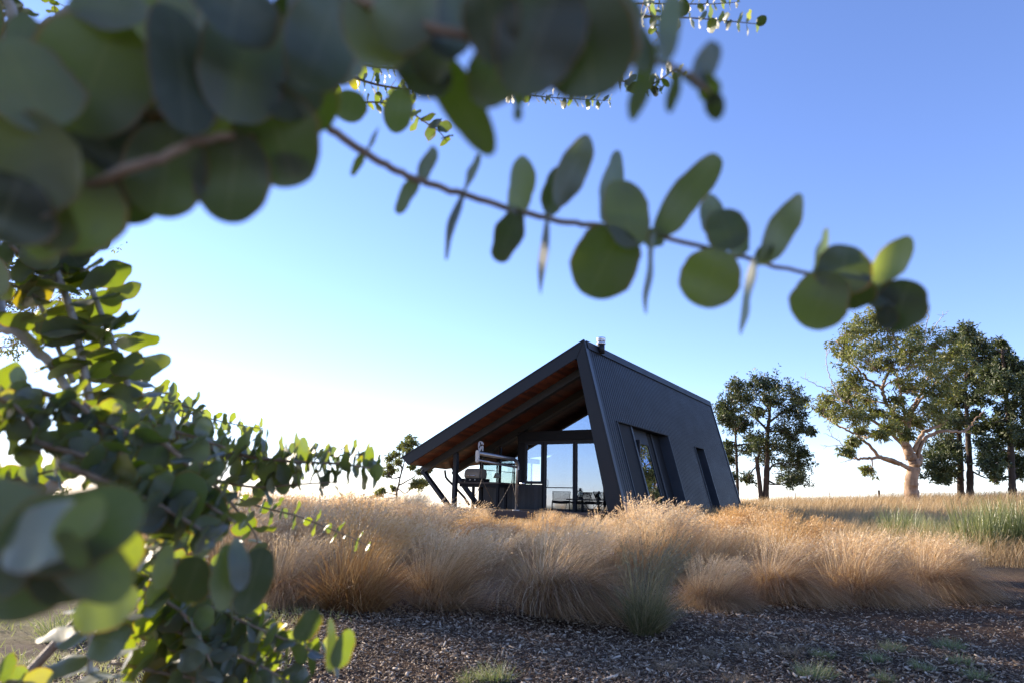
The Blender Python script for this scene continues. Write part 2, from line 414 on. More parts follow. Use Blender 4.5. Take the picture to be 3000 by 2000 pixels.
# ------------------------------------------------------------------ the ground (one sheet to the horizon)
def make_ground():
    def axis(lo, hi, step, far, n):
        mid = np.arange(lo, hi + 1e-6, step)
        g = np.geomspace(step, far, n)
        return np.concatenate([(lo - g)[::-1], mid, hi + g])
    xs = axis(-8, 12, 0.16, 9000, 70)
    ys = axis(0.5, 14, 0.16, 9000, 90)
    X, Y = np.meshgrid(xs, ys)
    Z = terrain(X, Y)
    near = smooth(14, 9, np.hypot(X, Y))
    Z = Z + near * (0.012 * np.sin(X * 9.1 + 1.3 * Y) * np.sin(Y * 8.3 - X) + RNG.normal(0, 0.004, X.shape))
    nx, ny = len(xs), len(ys)
    v = np.stack([X, Y, Z], -1).reshape(-1, 3)
    i = (np.arange(ny - 1)[:, None] * nx + np.arange(nx - 1)[None]).ravel()
    f = np.stack([i, i + 1, i + 1 + nx, i + nx], 1)
    m, n, out = mat('ground_soil')
    geo = n.nodes.new('ShaderNodeNewGeometry')
    no = node(n, 'ShaderNodeTexNoise', Scale=0.9, Detail=8, Roughness=0.65); n.links.new(geo.outputs['Position'], no.inputs['Vector'])
    n2 = node(n, 'ShaderNodeTexNoise', Scale=22, Detail=8, Roughness=0.75); n.links.new(geo.outputs['Position'], n2.inputs['Vector'])
    mulch = ramp(n, n2.outputs['Fac'], [(0.32, (0.022, 0.011, 0.006)), (0.52, (0.08, 0.045, 0.024)), (0.72, (0.19, 0.12, 0.07))])
    n3 = node(n, 'ShaderNodeTexNoise', Scale=1.1, Detail=5); n.links.new(geo.outputs['Position'], n3.inputs['Vector'])
    lawn = ramp(n, n3.outputs['Fac'], [(0.35, (0.09, 0.06, 0.04)), (0.5, (0.17, 0.14, 0.07)), (0.68, (0.26, 0.23, 0.11))])
    dry = ramp(n, n3.outputs['Fac'], [(0.3, (0.20, 0.14, 0.07)), (0.7, (0.36, 0.27, 0.15))])
    sx = n.nodes.new('ShaderNodeSeparateXYZ'); n.links.new(geo.outputs['Position'], sx.inputs[0])
    def mask(inp, a, b, wob):
        ad = node(n, 'ShaderNodeMath', operation='MULTIPLY_ADD'); ad.inputs[1].default_value = wob
        n.links.new(no.outputs['Fac'], ad.inputs[0]); n.links.new(inp, ad.inputs[2])
        r = node(n, 'ShaderNodeMapRange'); r.inputs[1].default_value = a + wob * .5; r.inputs[2].default_value = b + wob * .5
        n.links.new(ad.outputs[0], r.inputs[0]); return r.outputs[0]
    def mix(f_, a, b):
        x = node(n, 'ShaderNodeMix', data_type='RGBA')
        n.links.new(f_, x.inputs[0]); n.links.new(a, x.inputs[6]); n.links.new(b, x.inputs[7]); return x.outputs[2]
    c = mix(mask(sx.outputs[0], -2.1, -3.2, 1.2), mulch, lawn)
    c = mix(mask(sx.outputs[1], 11.0, 16.0, 2.0), c, dry)
    b = node(n, 'ShaderNodeBsdfPrincipled', Roughness=0.95); b.inputs['Specular IOR Level'].default_value = 0.15
    n.links.new(c, b.inputs['Base Color'])
    bp = node(n, 'ShaderNodeBump', Strength=0.9, Distance=0.03); n.links.new(n2.outputs['Fac'], bp.inputs['Height'])
    n.links.new(bp.outputs[0], b.inputs['Normal'])
    n.links.new(b.outputs[0], out.inputs[0])
    tag(raw('ground', v, f, m, None, True), kind='structure')
make_ground()

# ------------------------------------------------------------------ the cabin, in its own axes: x along the open front, y back, z up
YAW = math.radians(32)
DV = np.array([math.sin(YAW), math.cos(YAW), 0]); WV = np.array([math.cos(YAW), -math.sin(YAW), 0])
BASE = np.array([4.069, 23.716, 0.0])
def G(u, v, z): return BASE + WV * u + DV * v + np.array([0, 0, z])
def loc(v, px, py):
    """cabin coordinates of photo pixel on the plane y=v"""
    p0 = BASE + DV * v; d = ray(px, py)
    q = CO + d * (((p0 - CO) @ DV) / (d @ DV)) - BASE
    return np.array([q @ WV, v, q[2]])
RZ = -YAW
cabin = thing('cabin', 'black metal clad cabin with a raked roof, leaning wall and timber lined eave', 'cabin', BASE, RZ)
APX = (-1.59, 7.08); TIP = (-10.26, 2.78); TIPB = (-9.89, 2.47); INN = (-1.89, 6.42)
LEAN = 1.59 / 6.29
def wu(z): return -LEAN * (z - 0.79)               # outer face of the leaning wall at height z
def soff(u): return TIPB[1] + (u - TIPB[0]) * (INN[1] - TIPB[1]) / (INN[0] - TIPB[0])
def rtop(u): return TIP[1] + (u - TIP[0]) * (APX[1] - TIP[1]) / (APX[0] - TIP[0])
ZB = 0.15
DEP = 17.2
# roof slab with skewed back edge
top = [(-10.26, 0), (APX[0], 0), (APX[0], DEP), (-6.2, 14.5), (-10.26, 2.85)]
bot = [(-9.89, 0), (INN[0], 0), (INN[0], DEP), (-6.0, 14.5), (-9.98, 2.8)]
MB().prism([(u, v, rtop(u)) for u, v in top], [(u, v, soff(u)) for u, v in bot]).build('roof', MT['metal'], cabin)
# ribbed roofing seen only edge on: a drip flashing proud of the fascia
fl = MB()
fl.prism([(-10.30, -0.02, rtop(-10.30) + .03), (APX[0], -0.02, APX[1] + .03), (APX[0], -0.02, APX[1] - .02), (-10.30, -0.02, rtop(-10.30) - .02)],
         [(-10.30, .10, rtop(-10.30) + .03), (APX[0], .10, APX[1] + .03), (APX[0], .10, APX[1] - .02), (-10.30, .10, rtop(-10.30) - .02)])
fl.build('fascia_flashing', MT['metal'], cabin)
sp = [(-9.78, .05), (-1.98, .05), (-1.98, DEP - .2), (-6.05, 14.3), (-9.86, 2.75)]
o = MB().prism([(u, v, soff(u) - .004) for u, v in sp], [(u, v, soff(u) - .02) for u, v in sp]).build('timber_soffit', MT['soffit'], cabin)
# front leg (tapering frame) and corner flashing
leg = MB()
lp = [(APX[0], APX[1]), (wu(ZB), ZB), (-.507, ZB), (INN[0], INN[1])]
leg.prism([(u, .0, z) for u, z in lp], [(u, .34, z) for u, z in lp])
leg.build('front_leg', MT['metal'], cabin)
MB().prism([(wu(6.78) + .012, .0, 6.78), (wu(ZB) + .012, .0, ZB), (wu(ZB) - .05, .0, ZB), (wu(6.78) - .05, 0, 6.78)],
           [(wu(6.78) + .012, .22, 6.78), (wu(ZB) + .012, .22, ZB), (wu(ZB) - .05, .22, ZB), (wu(6.78) - .05, .22, 6.78)]
           ).build('corner_flashing', MT['flash'], cabin)
# mitre line where rake meets leg
MB().prism([(APX[0], -.006, APX[1] - .03), (INN[0] + .012, -.006, INN[1]), (INN[0] - .004, -.006, INN[1] + .012), (APX[0] - .014, -.006, APX[1] - .03)],
           [(APX[0], .01, APX[1] - .03), (INN[0] + .012, .01, INN[1]), (INN[0] - .004, .01, INN[1] + .012), (APX[0] - .014, .01, APX[1] - .03)]
           ).build('mitre_joint', MT['black'], cabin)
# barge cap along the top of the leaning wall
bc = [(APX[0] + .015, APX[1] + .03), (wu(6.80) + .03, 6.80), (wu(6.80) - .03, 6.80), (APX[0] - .03, APX[1] + .02)]
MB().prism([(u, .225, z) for u, z in bc], [(u, DEP + .02, z) for u, z in bc]).build('ridge_capping', MT['flash'] if False else MT['metal'], cabin)

# ribbed leaning wall with the window recess and the slot cut out of it
RV0, RV1, RZT = 1.40, 7.20, 4.12
SV0, SV1, SZT = 11.15, 12.65, 3.93
def ribbed():
    pitch = 0.20; v = 0.20; vs = []; fs = []
    prof = [(0.0, 0.008), (0.130, 0.008), (0.142, -0.010), (0.188, -0.010), (0.20, 0.008)]
    pts = []
    while v < DEP - pitch:
        for dv, off in prof[:-1]: pts.append((v + dv, off))
        v += pitch
    def zb(vv):
        if RV0 <= vv <= RV1: return RZT
        if SV0 <= vv <= SV1: return SZT
        return ZB
    for (va, oa), (vb, ob) in zip(pts[:-1], pts[1:]):
        z0 = max(zb(va + 1e-4), zb(vb - 1e-4)); z1 = 6.85; b = len(vs)
        vs += [(wu(z0) - .03 + oa, va, z0), (wu(z0) - .03 + ob, vb, z0), (wu(z1) - .03 + ob, vb, z1), (wu(z1) - .03 + oa, va, z1)]
        fs.append((b, b + 1, b + 2, b + 3))
    return vs, fs
v_, f_ = ribbed()
raw('ribbed_wall', v_, f_, MT['sheet'], cabin)
# a second skin behind keeps the sheet solid
def wallq(mb, v0, v1, z0, z1, off, th=.03):
    a = [(wu(z0) - off, v0, z0), (wu(z0) - off, v1, z0), (wu(z1) - off, v1, z1), (wu(z1) - off, v0, z1)]
    return mb.prism(a, [(u - th, v, z) for u, v, z in a])
bk = MB()
for v0, v1, z0 in ((.36, RV0 - .02, ZB), (RV0 - .02, RV1 + .02, RZT + .02), (RV1 + .02, SV0 - .02, ZB), (SV0 - .02, SV1 + .02, SZT + .02), (SV1 + .02, DEP, ZB)):
    wallq(bk, v0, v1, z0, 6.75, .06, .08)
bk.build('wall_lining', MT['black'], cabin)
# reveals (flashings) of the recess and slot
def reveal(name, v0, v1, zt, off, tw):
    for va, vb in ((v0 - tw, v0), (v1, v1 + tw)):
        a = [(wu(ZB) + .012, va, ZB), (wu(ZB) + .012, vb, ZB), (wu(zt) + .012, vb, zt), (wu(zt) + .012, va, zt)]
        MB().prism(a, [(u - off, v, z) for u, v, z in a]).build(name, MT['flash'], cabin)
    MB().prism([(wu(zt) + .016, v0 - .06, zt), (wu(zt) + .016, v1 + .06, zt), (wu(zt) + .016, v1 + .06, zt + .03), (wu(zt) + .016, v0 - .06, zt + .03)],
               [(wu(zt) - off, v0 - .06, zt), (wu(zt) - off, v1 + .06, zt), (wu(zt) - off, v1 + .06, zt + .03), (wu(zt) - off, v0 - .06, zt + .03)]).build('window_head', MT['black'], cabin)
reveal('window_reveal', RV0, RV1, RZT, .55, .045)
reveal('slot_reveal', SV0, SV1, SZT, .45, .04)
# in the recess: solid panel, window, open dark leaf, panel
wallq(MB(), RV0 + .002, 2.85, ZB, RZT - .002, .10).build('recess_panel', MT['black'], cabin)
wallq(MB(), 2.853, 2.99, ZB, RZT - .002, .05, .45).build('window_mullion', MT['flash'], cabin)
win = MB()
for a in ((2.993, 5.2, 1.0, 1.10), (2.993, 5.2, 3.52, RZT - .004), (5.12, 5.2, 1.10, 3.52)): wallq(win, *a, .32, .06)
win = win.build('side_window_frame', MT['frame'], cabin)
wallq(MB(), 2.993, 5.12, 1.10, 3.52, .35, .012).build('pane', MT['gl_door'], win)
wallq(MB(), 2.993, 5.2, ZB, 1.0, .33).build('sill_panel', MT['metal'], cabin)
wallq(MB(), 5.203, 6.0, ZB, RZT - .004, .45).build('dark_leaf', MT['black'], cabin)
wallq(MB(), 6.003, 6.2, ZB, RZT - .004, .40, .05).build('leaf_stile', MT['frame'], cabin)
wallq(MB(), 6.203, RV1 - .002, ZB, RZT - .004, .47).build('recess_panel', MT['black'], cabin)
wallq(MB(), SV0 + .002, SV1 - .002, ZB, SZT - .004, .43).build('slot_panel', MT['black'], cabin)
# far end wall
ew = [(wu(ZB) - .06, ZB), (wu(6.7) - .06, 6.7), (INN[0] - .05, soff(INN[0] - .05) - .03), (-6.0, soff(-6.0) - .03), (-6.0, ZB)]
MB().prism([(u, DEP - .30, z) for u, z in ew], [(u, DEP - .10, z) for u, z in ew]).build('end_wall', MT['clad'], cabin)
MB().prism([(wu(ZB) + .014, DEP - .1, ZB), (wu(6.8) + .014, DEP - .1, 6.8), (wu(6.8) - .2, DEP - .1, 6.8), (wu(ZB) - .2, DEP - .1, ZB)],
           [(wu(ZB) + .014, DEP + .02, ZB), (wu(6.8) + .014, DEP + .02, 6.8), (wu(6.8) - .2, DEP + .02, 6.8), (wu(ZB) - .2, DEP + .02, ZB)]
           ).build('end_flashing', MT['flash'], cabin)
# beams under the lining, with their posts and raking struts
ZD = 0.74
for bv, bw, ue in ((1.02, .16, -1.95), (3.10, .16, -1.95)):
    u0 = -9.98 if bv < 2 else -9.82
    a = [(u0, soff(u0) - .02), (ue, soff(ue) - .02), (ue, soff(ue) - .32), (u0 + .12, soff(u0) - .26)]
    MB().prism([(u, bv - bw / 2, z) for u, z in a], [(u, bv + bw / 2, z) for u, z in a]).build('beam', MT['beam'], cabin)
    lo = MB().box(0, 0, 0, 0, 0, 0); lo = MB()
    a = [(u0 + .12, soff(u0) - .262), (ue, soff(ue) - .322), (ue, soff(ue) - .345), (u0 + .14, soff(u0) - .285)]
    lo.prism([(u, bv - bw * .75, z) for u, z in a], [(u, bv + bw * .75, z) for u, z in a])
    lo.build('beam_flange', MT['beam'], cabin)
pT = -8.10
MB().box(pT - .09, pT + .09, 1.02 - .09, 1.02 + .09, ZD, soff(pT) - .345).build('veranda_post', MT['metal'], cabin, bevel=.008)
for bv, ut, ub in ((1.02, -9.88, -8.15), (3.10, -9.75, -8.05)):
    z0 = soff(ut) - .26
    st = MB().bar((ut, bv, z0 + .06), (ub, bv, ZD - .15), .15, .24, up=(0, 1, 0))
    st.build('raking_strut', MT['metal'], cabin, bevel=.006)
gp = [loc(2.75, 1303, 1376), loc(2.75, 1306, 1396), loc(2.75, 1312, 1404), loc(2.75, 1326, 1418), loc(2.75, 1360, 1455), loc(2.75, 1375, 1478)]
MB().tube(gp, .055, 8).build('downpipe', MT['black'], cabin, sm=True)

# glazed front wall under the second beam
GV = 3.22
UL, UR = -8.35, -0.75                         # left corner, right end (hidden behind the leg)
def fr(mb, u0, u1, z0, z1, d0=-.05, d1=.05): return mb.box(u0, u1, GV + d0, GV + d1, z0, z1)
hb = MB(); fr(hb, -6.25, wu(4.0) - .15, 3.66, 4.06, -.20, .12); hb.build('header_beam', MT['black'], cabin, bevel=.006)
fr(MB(), -6.25, wu(3.6) - .15, 3.60, 3.657, -.10, .06).build('header_trim', MT['frame'], cabin)
# upper clerestory glass between header and lining (mirrors the sky past the eave)
cl = [(-6.25, 4.06), (wu(4.06) - .2, 4.06), (wu(6.3) - .2, soff(wu(6.3) - .2) - .03), (-5.6, soff(-5.6) - .03)]
cl[3] = (-6.25, max(4.065, soff(-6.25) - .03))
cg = MB().prism([(u, GV, z) for u, z in cl], [(u, GV + .012, z) for u, z in cl]).build('clerestory_pane', MT['gl_door'], cabin)
# door pair
D0, D1, D2 = -5.00, -3.52, -1.55
dr = MB()
for a in ((D0, D0 + .10, ZD, 3.60), (D0 + .10, D1 - .02, 3.50, 3.60), (D1 - .10, D1 - .02, ZD, 3.50), (D0 + .10, D1 - .10, ZD, ZD + .07), (D0 + .10, D1 - .10, 1.66, 1.70)):
    fr(dr, *a, -.06, .03)
dr = dr.build('sliding_door', MT['frame'], cabin, bevel=.005)
MB().box(D0 + .10, D1 - .10, GV - .01, GV + .002, ZD + .07, 3.50).build('pane', MT['gl_door'], dr)
MB().tube([(D0 + .14, GV - .07, 1.72), (D0 + .14, GV - .10, 1.76), (D0 + .14, GV - .10, 1.98), (D0 + .14, GV - .07, 2.02)], .014, 6).build('handle', MT['black'], dr, sm=True)
fx = MB()
for a in ((D1 - .015, D1 + .07, ZD, 3.60), (D1 + .07, D2 + .9, 3.50, 3.60), (D2 + .8, D2 + .9, ZD, 3.50), (D1 + .07, D2 + .8, ZD, ZD + .07)):
    fr(fx, *a, -.04, .05)
fx = fx.build('fixed_window', MT['frame'], cabin, bevel=.005)
MB().box(D1 + .07, D2 + .8, GV + .02, GV + .032, ZD + .07, 3.50).build('pane', MT['gl_door'], fx)
# narrow opening window
W0, W1 = -5.95, -5.06
fr(MB(), -6.25, -5.96, ZD, 3.60, -.05, .05).build('wall_post', MT['black'], cabin)
nw = MB()
for a in ((W0, W0 + .09, 1.82, 3.60), (W1 - .09, W1, 1.82, 3.60), (W0 + .09, W1 - .09, 3.50, 3.60), (W0 + .09, W1 - .09, 1.82, 1.94)): fr(nw, *a, -.06, .04)
nw = nw.build('casement_window', MT['frame'], cabin, bevel=.006)
MB().box(W0 + .09, W1 - .09, GV - .02, GV - .008, 1.94, 3.50).build('pane', MT['gl_door'], nw)
fr(MB(), W1 + .003, D0 - .003, ZD, 3.60, -.03, .05).build('wall_post', MT['black'], cabin)
# charred board wall below the corner windows
fr(MB(), UL, W1, ZD, 1.80, -.06, .06).build('board_wall', MT['clad'], cabin)
fr(MB(), UL - .05, W0 - .01, 1.80, 1.84, -.12, .1).build('sill', MT['black'], cabin)
# corner windows: two bays at the front, one glazed return along the left side
cw = MB()
zc = soff(UL) - .36
for u0, u1 in ((UL, UL + .16), (-7.32, -7.22), (-6.33, -6.255)):
    fr(cw, u0, u1, 1.84, soff(u0) - .04 - (.30 if u0 < -7 else .32), -.05, .05)
fr(cw, UL + .16, -7.32, 2.63, 2.71); fr(cw, -7.22, -6.33, 2.63, 2.71)
cw = cw.build('corner_window', MT['black'], cabin)
for u0, u1 in ((UL + .16, -7.32), (-7.22, -6.33)):
    MB().box(u0, u1, GV - .006, GV + .006, 1.84, 2.63).build('pane', MT['gl_clear'], cw)
    zt0, zt1 = soff(u0) - .34, soff(u1) - .34
    MB().prism([(u0, GV - .006, 2.71), (u1, GV - .006, 2.71), (u1, GV - .006, zt1), (u0, GV - .006, zt0)],
               [(u0, GV + .006, 2.71), (u1, GV + .006, 2.71), (u1, GV + .006, zt1), (u0, GV + .006, zt0)]).build('pane', MT['gl_door'], cw)
lw = MB()
LV1 = 8.6
lw.box(UL, UL + .10, GV + .05, LV1, ZD - .1, 1.80)
lw.build('side_board_wall', MT['clad'], cabin)
sw2 = MB()
sw2.box(UL + .01, UL + .09, GV + .055, LV1, 1.80, 1.90); sw2.box(UL + .01, UL + .09, GV + .055, LV1, 2.98, soff(UL))
for v0 in (4.55, 6.1, 7.8): sw2.box(UL + .02, UL + .08, v0, v0 + .06, 1.90, 2.98)
sw2.box(UL + .03, UL + .07, GV + .055, 6.1, 2.42, 2.45)
sw2 = sw2.build('side_window', MT['black'], cabin)
for v0, v1 in ((GV + .06, 4.55), (4.61, 6.1), (6.16, 7.8)):
    MB().box(UL + .045, UL + .055, v0, v1, 1.90, 2.98).build('pane', MT['gl_clear'], sw2)
# inside: floor, rear partition
MB().box(UL + .1, -.4, GV + .06, 16.5, ZD - .12, ZD - .01).build('interior_floor', MT['inner'], cabin)
pw = [(UL + .02, ZD), (wu(ZD) - .6, ZD), (wu(6.2) - .6, 6.0), (-2.3, soff(-2.3) - .05), (UL + .02, soff(UL + .02) - .05)]
MB().prism([(u, 9.0, z) for u, z in pw], [(u, 9.15, z) for u, z in pw]).build('rear_wall', MT['inner'], cabin)
# deck
dk = MB().box(-9.05, -.72, -.90, GV - .07, ZD - .04, ZD).build('deck', MT['deck'], cabin)
MB().box(-9.05, -.76, -.96, -.902, ZD - .26, ZD - .002).build('deck_fascia', MT['deck'], cabin)
for u in np.arange(-8.9, -1, 1.5):
    for v in (-.6, 1.2, 2.5): MB().box(u - .07, u + .07, v, v + .14, -.6, ZD - .05).build('deck_stump', MT['black'], cabin)
# flue
fp = np.array([-2.35, 3.2, rtop(-2.35)])
# find the flue foot so that it stands where the photo shows it, on the far side of the ridge line
best = None
for vv in np.arange(1.0, 8.0, .05):
    q = loc(vv, 1761, 1012)
    e = abs(q[2] - rtop(q[0]))
    if best is None or e < best[0]: best = (e, q)
fq = best[1]
fs_ = (np.linalg.norm(G(*fq) - CO)) / F_PX
fl = MB().lathe((fq[0], fq[1], fq[2] - .3), [(10.5 * fs_, 0), (10.5 * fs_, .3 + 4 * fs_)]).build('flue', MT['metal'], cabin, sm=True)
MB().lathe((fq[0], fq[1], fq[2] + 4 * fs_), [(10.6 * fs_, -.02), (13.2 * fs_, .0), (13.2 * fs_, 2.5 * fs_), (11.2 * fs_, 5 * fs_), (11.2 * fs_, 8 * fs_)], 24).build('flue_collar', MT['bright'], fl, sm=True)
MB().lathe((fq[0], fq[1], fq[2] + 12 * fs_), [(9 * fs_, -.02), (13 * fs_, 0), (13 * fs_, 3 * fs_), (12.7 * fs_, 3.4 * fs_), (12.7 * fs_, 4.2 * fs_), (13 * fs_, 4.6 * fs_), (13 * fs_, 9.5 * fs_), (12 * fs_, 11 * fs_)], 24).build('flue_cowl', MT['bright'], fl, sm=True)

# ------------------------------------------------------------------ things on and by the deck (in cabin axes)
def onto(name, label, cat, u, v, z, rz=0.0, group=None):
    return thing(name, label, cat, G(u, v, z), RZ + rz, group)
def place_cabin_axes(mb, root_u, root_v, root_z):
    mb.v = [(x - root_u, y - root_v, z - root_z) for x, y, z in mb.v]; return mb

# swing-arm hoist over the fire pit
HV = -0.70
hp = loc(HV, 1514, 1490); hu = hp[0]
ztop = loc(HV, 1505, 1346)[2]
tipd = loc(-3.0, 1400, 1326)
tu, tv, tz = tipd
ho = onto('swing_hoist', 'bent grey steel pipe hoist with a crank and hanging chains in front of the deck', 'hoist', hu, HV, ZD)
L_ = lambda p: (p[0] - hu, p[1] - HV, p[2] - ZD)
arm = np.array([tu - hu, tv - HV, tz - ztop]); an = arm / np.linalg.norm(arm)
pts = [np.array([0, 0, 0.]), np.array([0, 0, ztop - ZD - .35])]
c0 = np.array([0, 0, ztop - ZD - .30])
top_pt = np.array([0, 0, ztop - ZD])
for t in np.linspace(0, 1, 8):
    a = top_pt - np.array([0, 0, .32]); b = top_pt; cc = top_pt + an * .32
    pts.append((1 - t) ** 2 * a + 2 * t * (1 - t) * b + t * t * cc)
pts.append(top_pt + arm)
MB().tube(pts, .068, 14).build('pipe', MT['steel'], ho, sm=True)
MB().tube([(0, 0, 0), (0, 0, .04)], .16, 16).build('base_flange', MT['steel'], ho)
lowa = top_pt + np.array([0, 0, -.27]); lowb = top_pt + arm + np.array([0, 0, -.24])
MB().tube([lowa + an * .05, lowb - an * .02], .042, 10).build('lower_rod', MT['steel'], ho, sm=True)
# end plate with rounded ends, across the arm tip
side = np.cross(an, (0, 0, 1)); side /= np.linalg.norm(side)
def disc_poly(c, ru, rz, axis_u, n=20, a0=0, a1=2 * math.pi):
    return [c + axis_u * ru * math.cos(a0 + (a1 - a0) * i / n) + np.array([0, 0, 1]) * rz * math.sin(a0 + (a1 - a0) * i / n) for i in range(n)]
tipc = top_pt + arm
pl = []
for i in range(11):
    a = math.pi * i / 10; pl.append(tipc + np.array([0, 0, .03]) + side * .075 * math.cos(a) + np.array([0, 0, .07 * math.sin(a)]))
for i in range(11):
    a = math.pi + math.pi * i / 10; pl.append(tipc + np.array([0, 0, -.26]) + side * .065 * math.cos(a) + np.array([0, 0, .06 * math.sin(a)]))
MB().prism([p - an * .02 + an * .0 for p in pl], [p + an * .04 for p in pl]).build('end_plate', MT['bright'] if False else MT['plate'], ho)
MB().tube([tipc + np.array([0, 0, -.25]) - an * -.06, tipc + np.array([0, 0, -.25]) + an * .08], .035, 10).build('pin', MT['steel'], ho, sm=True)
# emblem: a flat round plate with a dark slanting cut, standing on the arm
ec = tipc + np.array([0, 0, .27]) - an * .12 + np.array([0, 0, 0])
eax = an * .55 + side * .83; eax[2] = 0; eax /= np.linalg.norm(eax)
en = np.cross(eax, (0, 0, 1.))
P2 = lambda x, z: ec + eax * x * .62 + np.array([0, 0, z * .64])
ring = [P2(-.20 * math.cos(a), .22 + .0 * a + .0 + .26 * math.sin(a) - .16) for a in np.linspace(.15, math.pi, 12)]
body = [P2(-.17, .02), P2(-.19, .12), P2(-.13, .20), P2(-.02, .25), P2(.08, .22), P2(.13, .12), P2(.13, -.05), P2(.09, -.25), P2(.0, -.30), P2(-.06, -.18), P2(-.10, -.06), P2(-.10, -.28), P2(-.18, -.28), P2(-.18, -.02), P2(-.12, .02), P2(-.02, -.06), P2(-.05, .08), P2(-.12, .08)]
eo = MB().prism([p - en * .012 for p in body], [p + en * .012 for p in body]).build('emblem', MT['plate'], ho)
cut = [P2(-.02, .20), P2(.05, .19), P2(.0, .06), P2(.09, -.10), P2(.05, -.14), P2(-.05, .04)]
MB().prism([p - en * .017 for p in cut], [p + en * .017 for p in cut]).build('slot', MT['black'], eo)
# winch on the pole
cr = top_pt + np.array([.12, .0, -.62])
wb = MB().prism(*[[cr + np.array([.06 * s_, y, .26 * z]) for s_, z in ((-1, -1), (1, -1), (1, 1), (-1, 1))] for y in (-.07, .07)]).build('winch', MT['black'], ho, bevel=.01)
MB().tube([cr + np.array([.05, -.08, -.24]), cr + np.array([.26, -.10, -.24])], .03, 10).build('crank_handle', MT['bright'], wb, sm=True)
# chains
def chain(mb, p, q, sag=0.0, r=.011):
    p, q = np.array(p, float), np.array(q, float)
    n = max(3, int(np.linalg.norm(q - p) / .07))
    for i in range(n):
        a = p + (q - p) * (i / n); b = p + (q - p) * ((i + 1.15) / n)
        a[2] -= sag * math.sin(math.pi * i / n); b[2] -= sag * math.sin(math.pi * min(1, (i + 1) / n))
        if i % 2: mb.bar(a, b, r * 2.6, r)
        else: mb.bar(a, b, r, r * 2.6)
    return mb
f0 = lowb - an * .22; b0 = lowa + an * .28
def rel(v, px, py): return np.array(L_(loc(v, px, py)))
fv, bv_ = f0[1] + HV, b0[1] + HV
fj = rel(fv, 1412, 1402); bj = rel(bv_, 1500, 1408)
for p_, q_, sg_ in ((f0, fj, 0), (b0, bj, 0), (fj, rel(fv - .3, 1392, 1450), .05), (fj, rel((fv + bv_) / 2, 1457, 1492), .03),
                    (bj, rel((fv + bv_) / 2 + .05, 1454, 1489), .03), (bj, rel(bv_ + .2, 1517, 1480), .03)):
    chain(MB(), p_, q_, sg_).build('chain', MT['chain'], ho)
# the fire pit bowl that hangs from the chains, low behind the grass
fc = (rel(fv, 1440, 1500) + rel(bv_, 1490, 1500)) / 2
fc[2] = .0
fpit = onto('fire_pit', 'dark steel fire pit bowl hanging under the hoist behind tall grass', 'fire pit', hu + fc[0], HV + fc[1], .22)
MB().lathe((0, 0, 0), [(.12, 0), (.34, .04), (.55, .16), (.62, .30), (.60, .31), (.5, .18), (.3, .08), (.05, .05)], 28).build('bowl', MT['chain'], fpit, sm=True)
for k in range(3):
    a = k * 2.1; MB().bar((.3 * math.cos(a), .3 * math.sin(a), .04), (.42 * math.cos(a), .42 * math.sin(a), -.22), .05, .02).build('foot', MT['chain'], fpit)

# outdoor kitchen bench with barbecue
B0 = loc(1.5, 1346, 1410); B1 = loc(1.5, 1466, 1417)
be = onto('serving_bench', 'dark timber serving bench between the veranda post and the board wall', 'bench', (B0[0] + B1[0]) / 2, 1.7, ZD)
bl = (B1[0] - B0[0]) / 2; bz = B0[2] - ZD
MB().box(-bl, bl, -.32, .55, bz - .07, bz).build('top', MT['deck'], be, bevel=.006)
MB().box(-bl + .05, bl - .05, -.26, .48, bz - .20, bz - .075).build('apron', MT['black'], be)
for x in (-bl + .75, bl - .12):
    for y in (-.2, .42): MB().box(x - .05, x + .05, y - .05, y + .05, 0, bz - .2).build('leg', MT['black'], be)
Q0 = loc(1.6, 1362, 1400); Q1 = loc(1.6, 1413, 1400); Q2 = loc(1.6, 1385, 1371)
bb = onto('barbecue', 'barbecue with a rounded cream hood on the serving bench', 'barbecue', (Q0[0] + Q1[0]) / 2, 1.75, bz + ZD)
hw = (Q1[0] - Q0[0]) / 2 * .86; hh = Q2[2] - Q0[2]; h0 = Q0[2] - bz - ZD
prof = [(-.30, 0), (-.34, .10), (-.33, hh * .6), (-.26, hh * .9), (-.12, hh), (.10, hh), (.26, hh * .9), (.32, hh * .6), (.30, 0)]
hm = MB().prism([(-hw, y, h0 + z) for y, z in prof], [(hw, y, h0 + z) for y, z in prof]).build('hood', MT['cream'], bb, bevel=.05)
MB().box(-hw - .10, hw + .12, -.36, .34, .01, h0 - .003).build('firebox', MT['black'], bb, bevel=.01)
MB().tube([(-hw * .6, -.37, h0 + .12), (hw * .6, -.37, h0 + .12)], .016, 8).build('handle', MT['bright'], bb, sm=True)
for x in (-.25, 0, .25): MB().tube([(x, -.36, .09), (x, -.41, .09)], .028, 10).build('knob', MT['steel'], bb)
# table lamp on the sill
LL = loc(GV - .10, 1455, 1411)
la = onto('table_lamp', 'small table lamp with an olive shade on the window sill', 'lamp', LL[0], GV - .06, 1.84)
MB().lathe((0, 0, 0), [(.11, 0), (.11, .02), (.03, .03), (.025, .30), (.05, .31)], 16).build('base', MT['black'], la, sm=True)
MB().lathe((0, 0, 0), [(.185, .22), (.10, .44), (.095, .44), (.18, .222)], 24).build('lamp_shade', MT['shade'], la, sm=True)

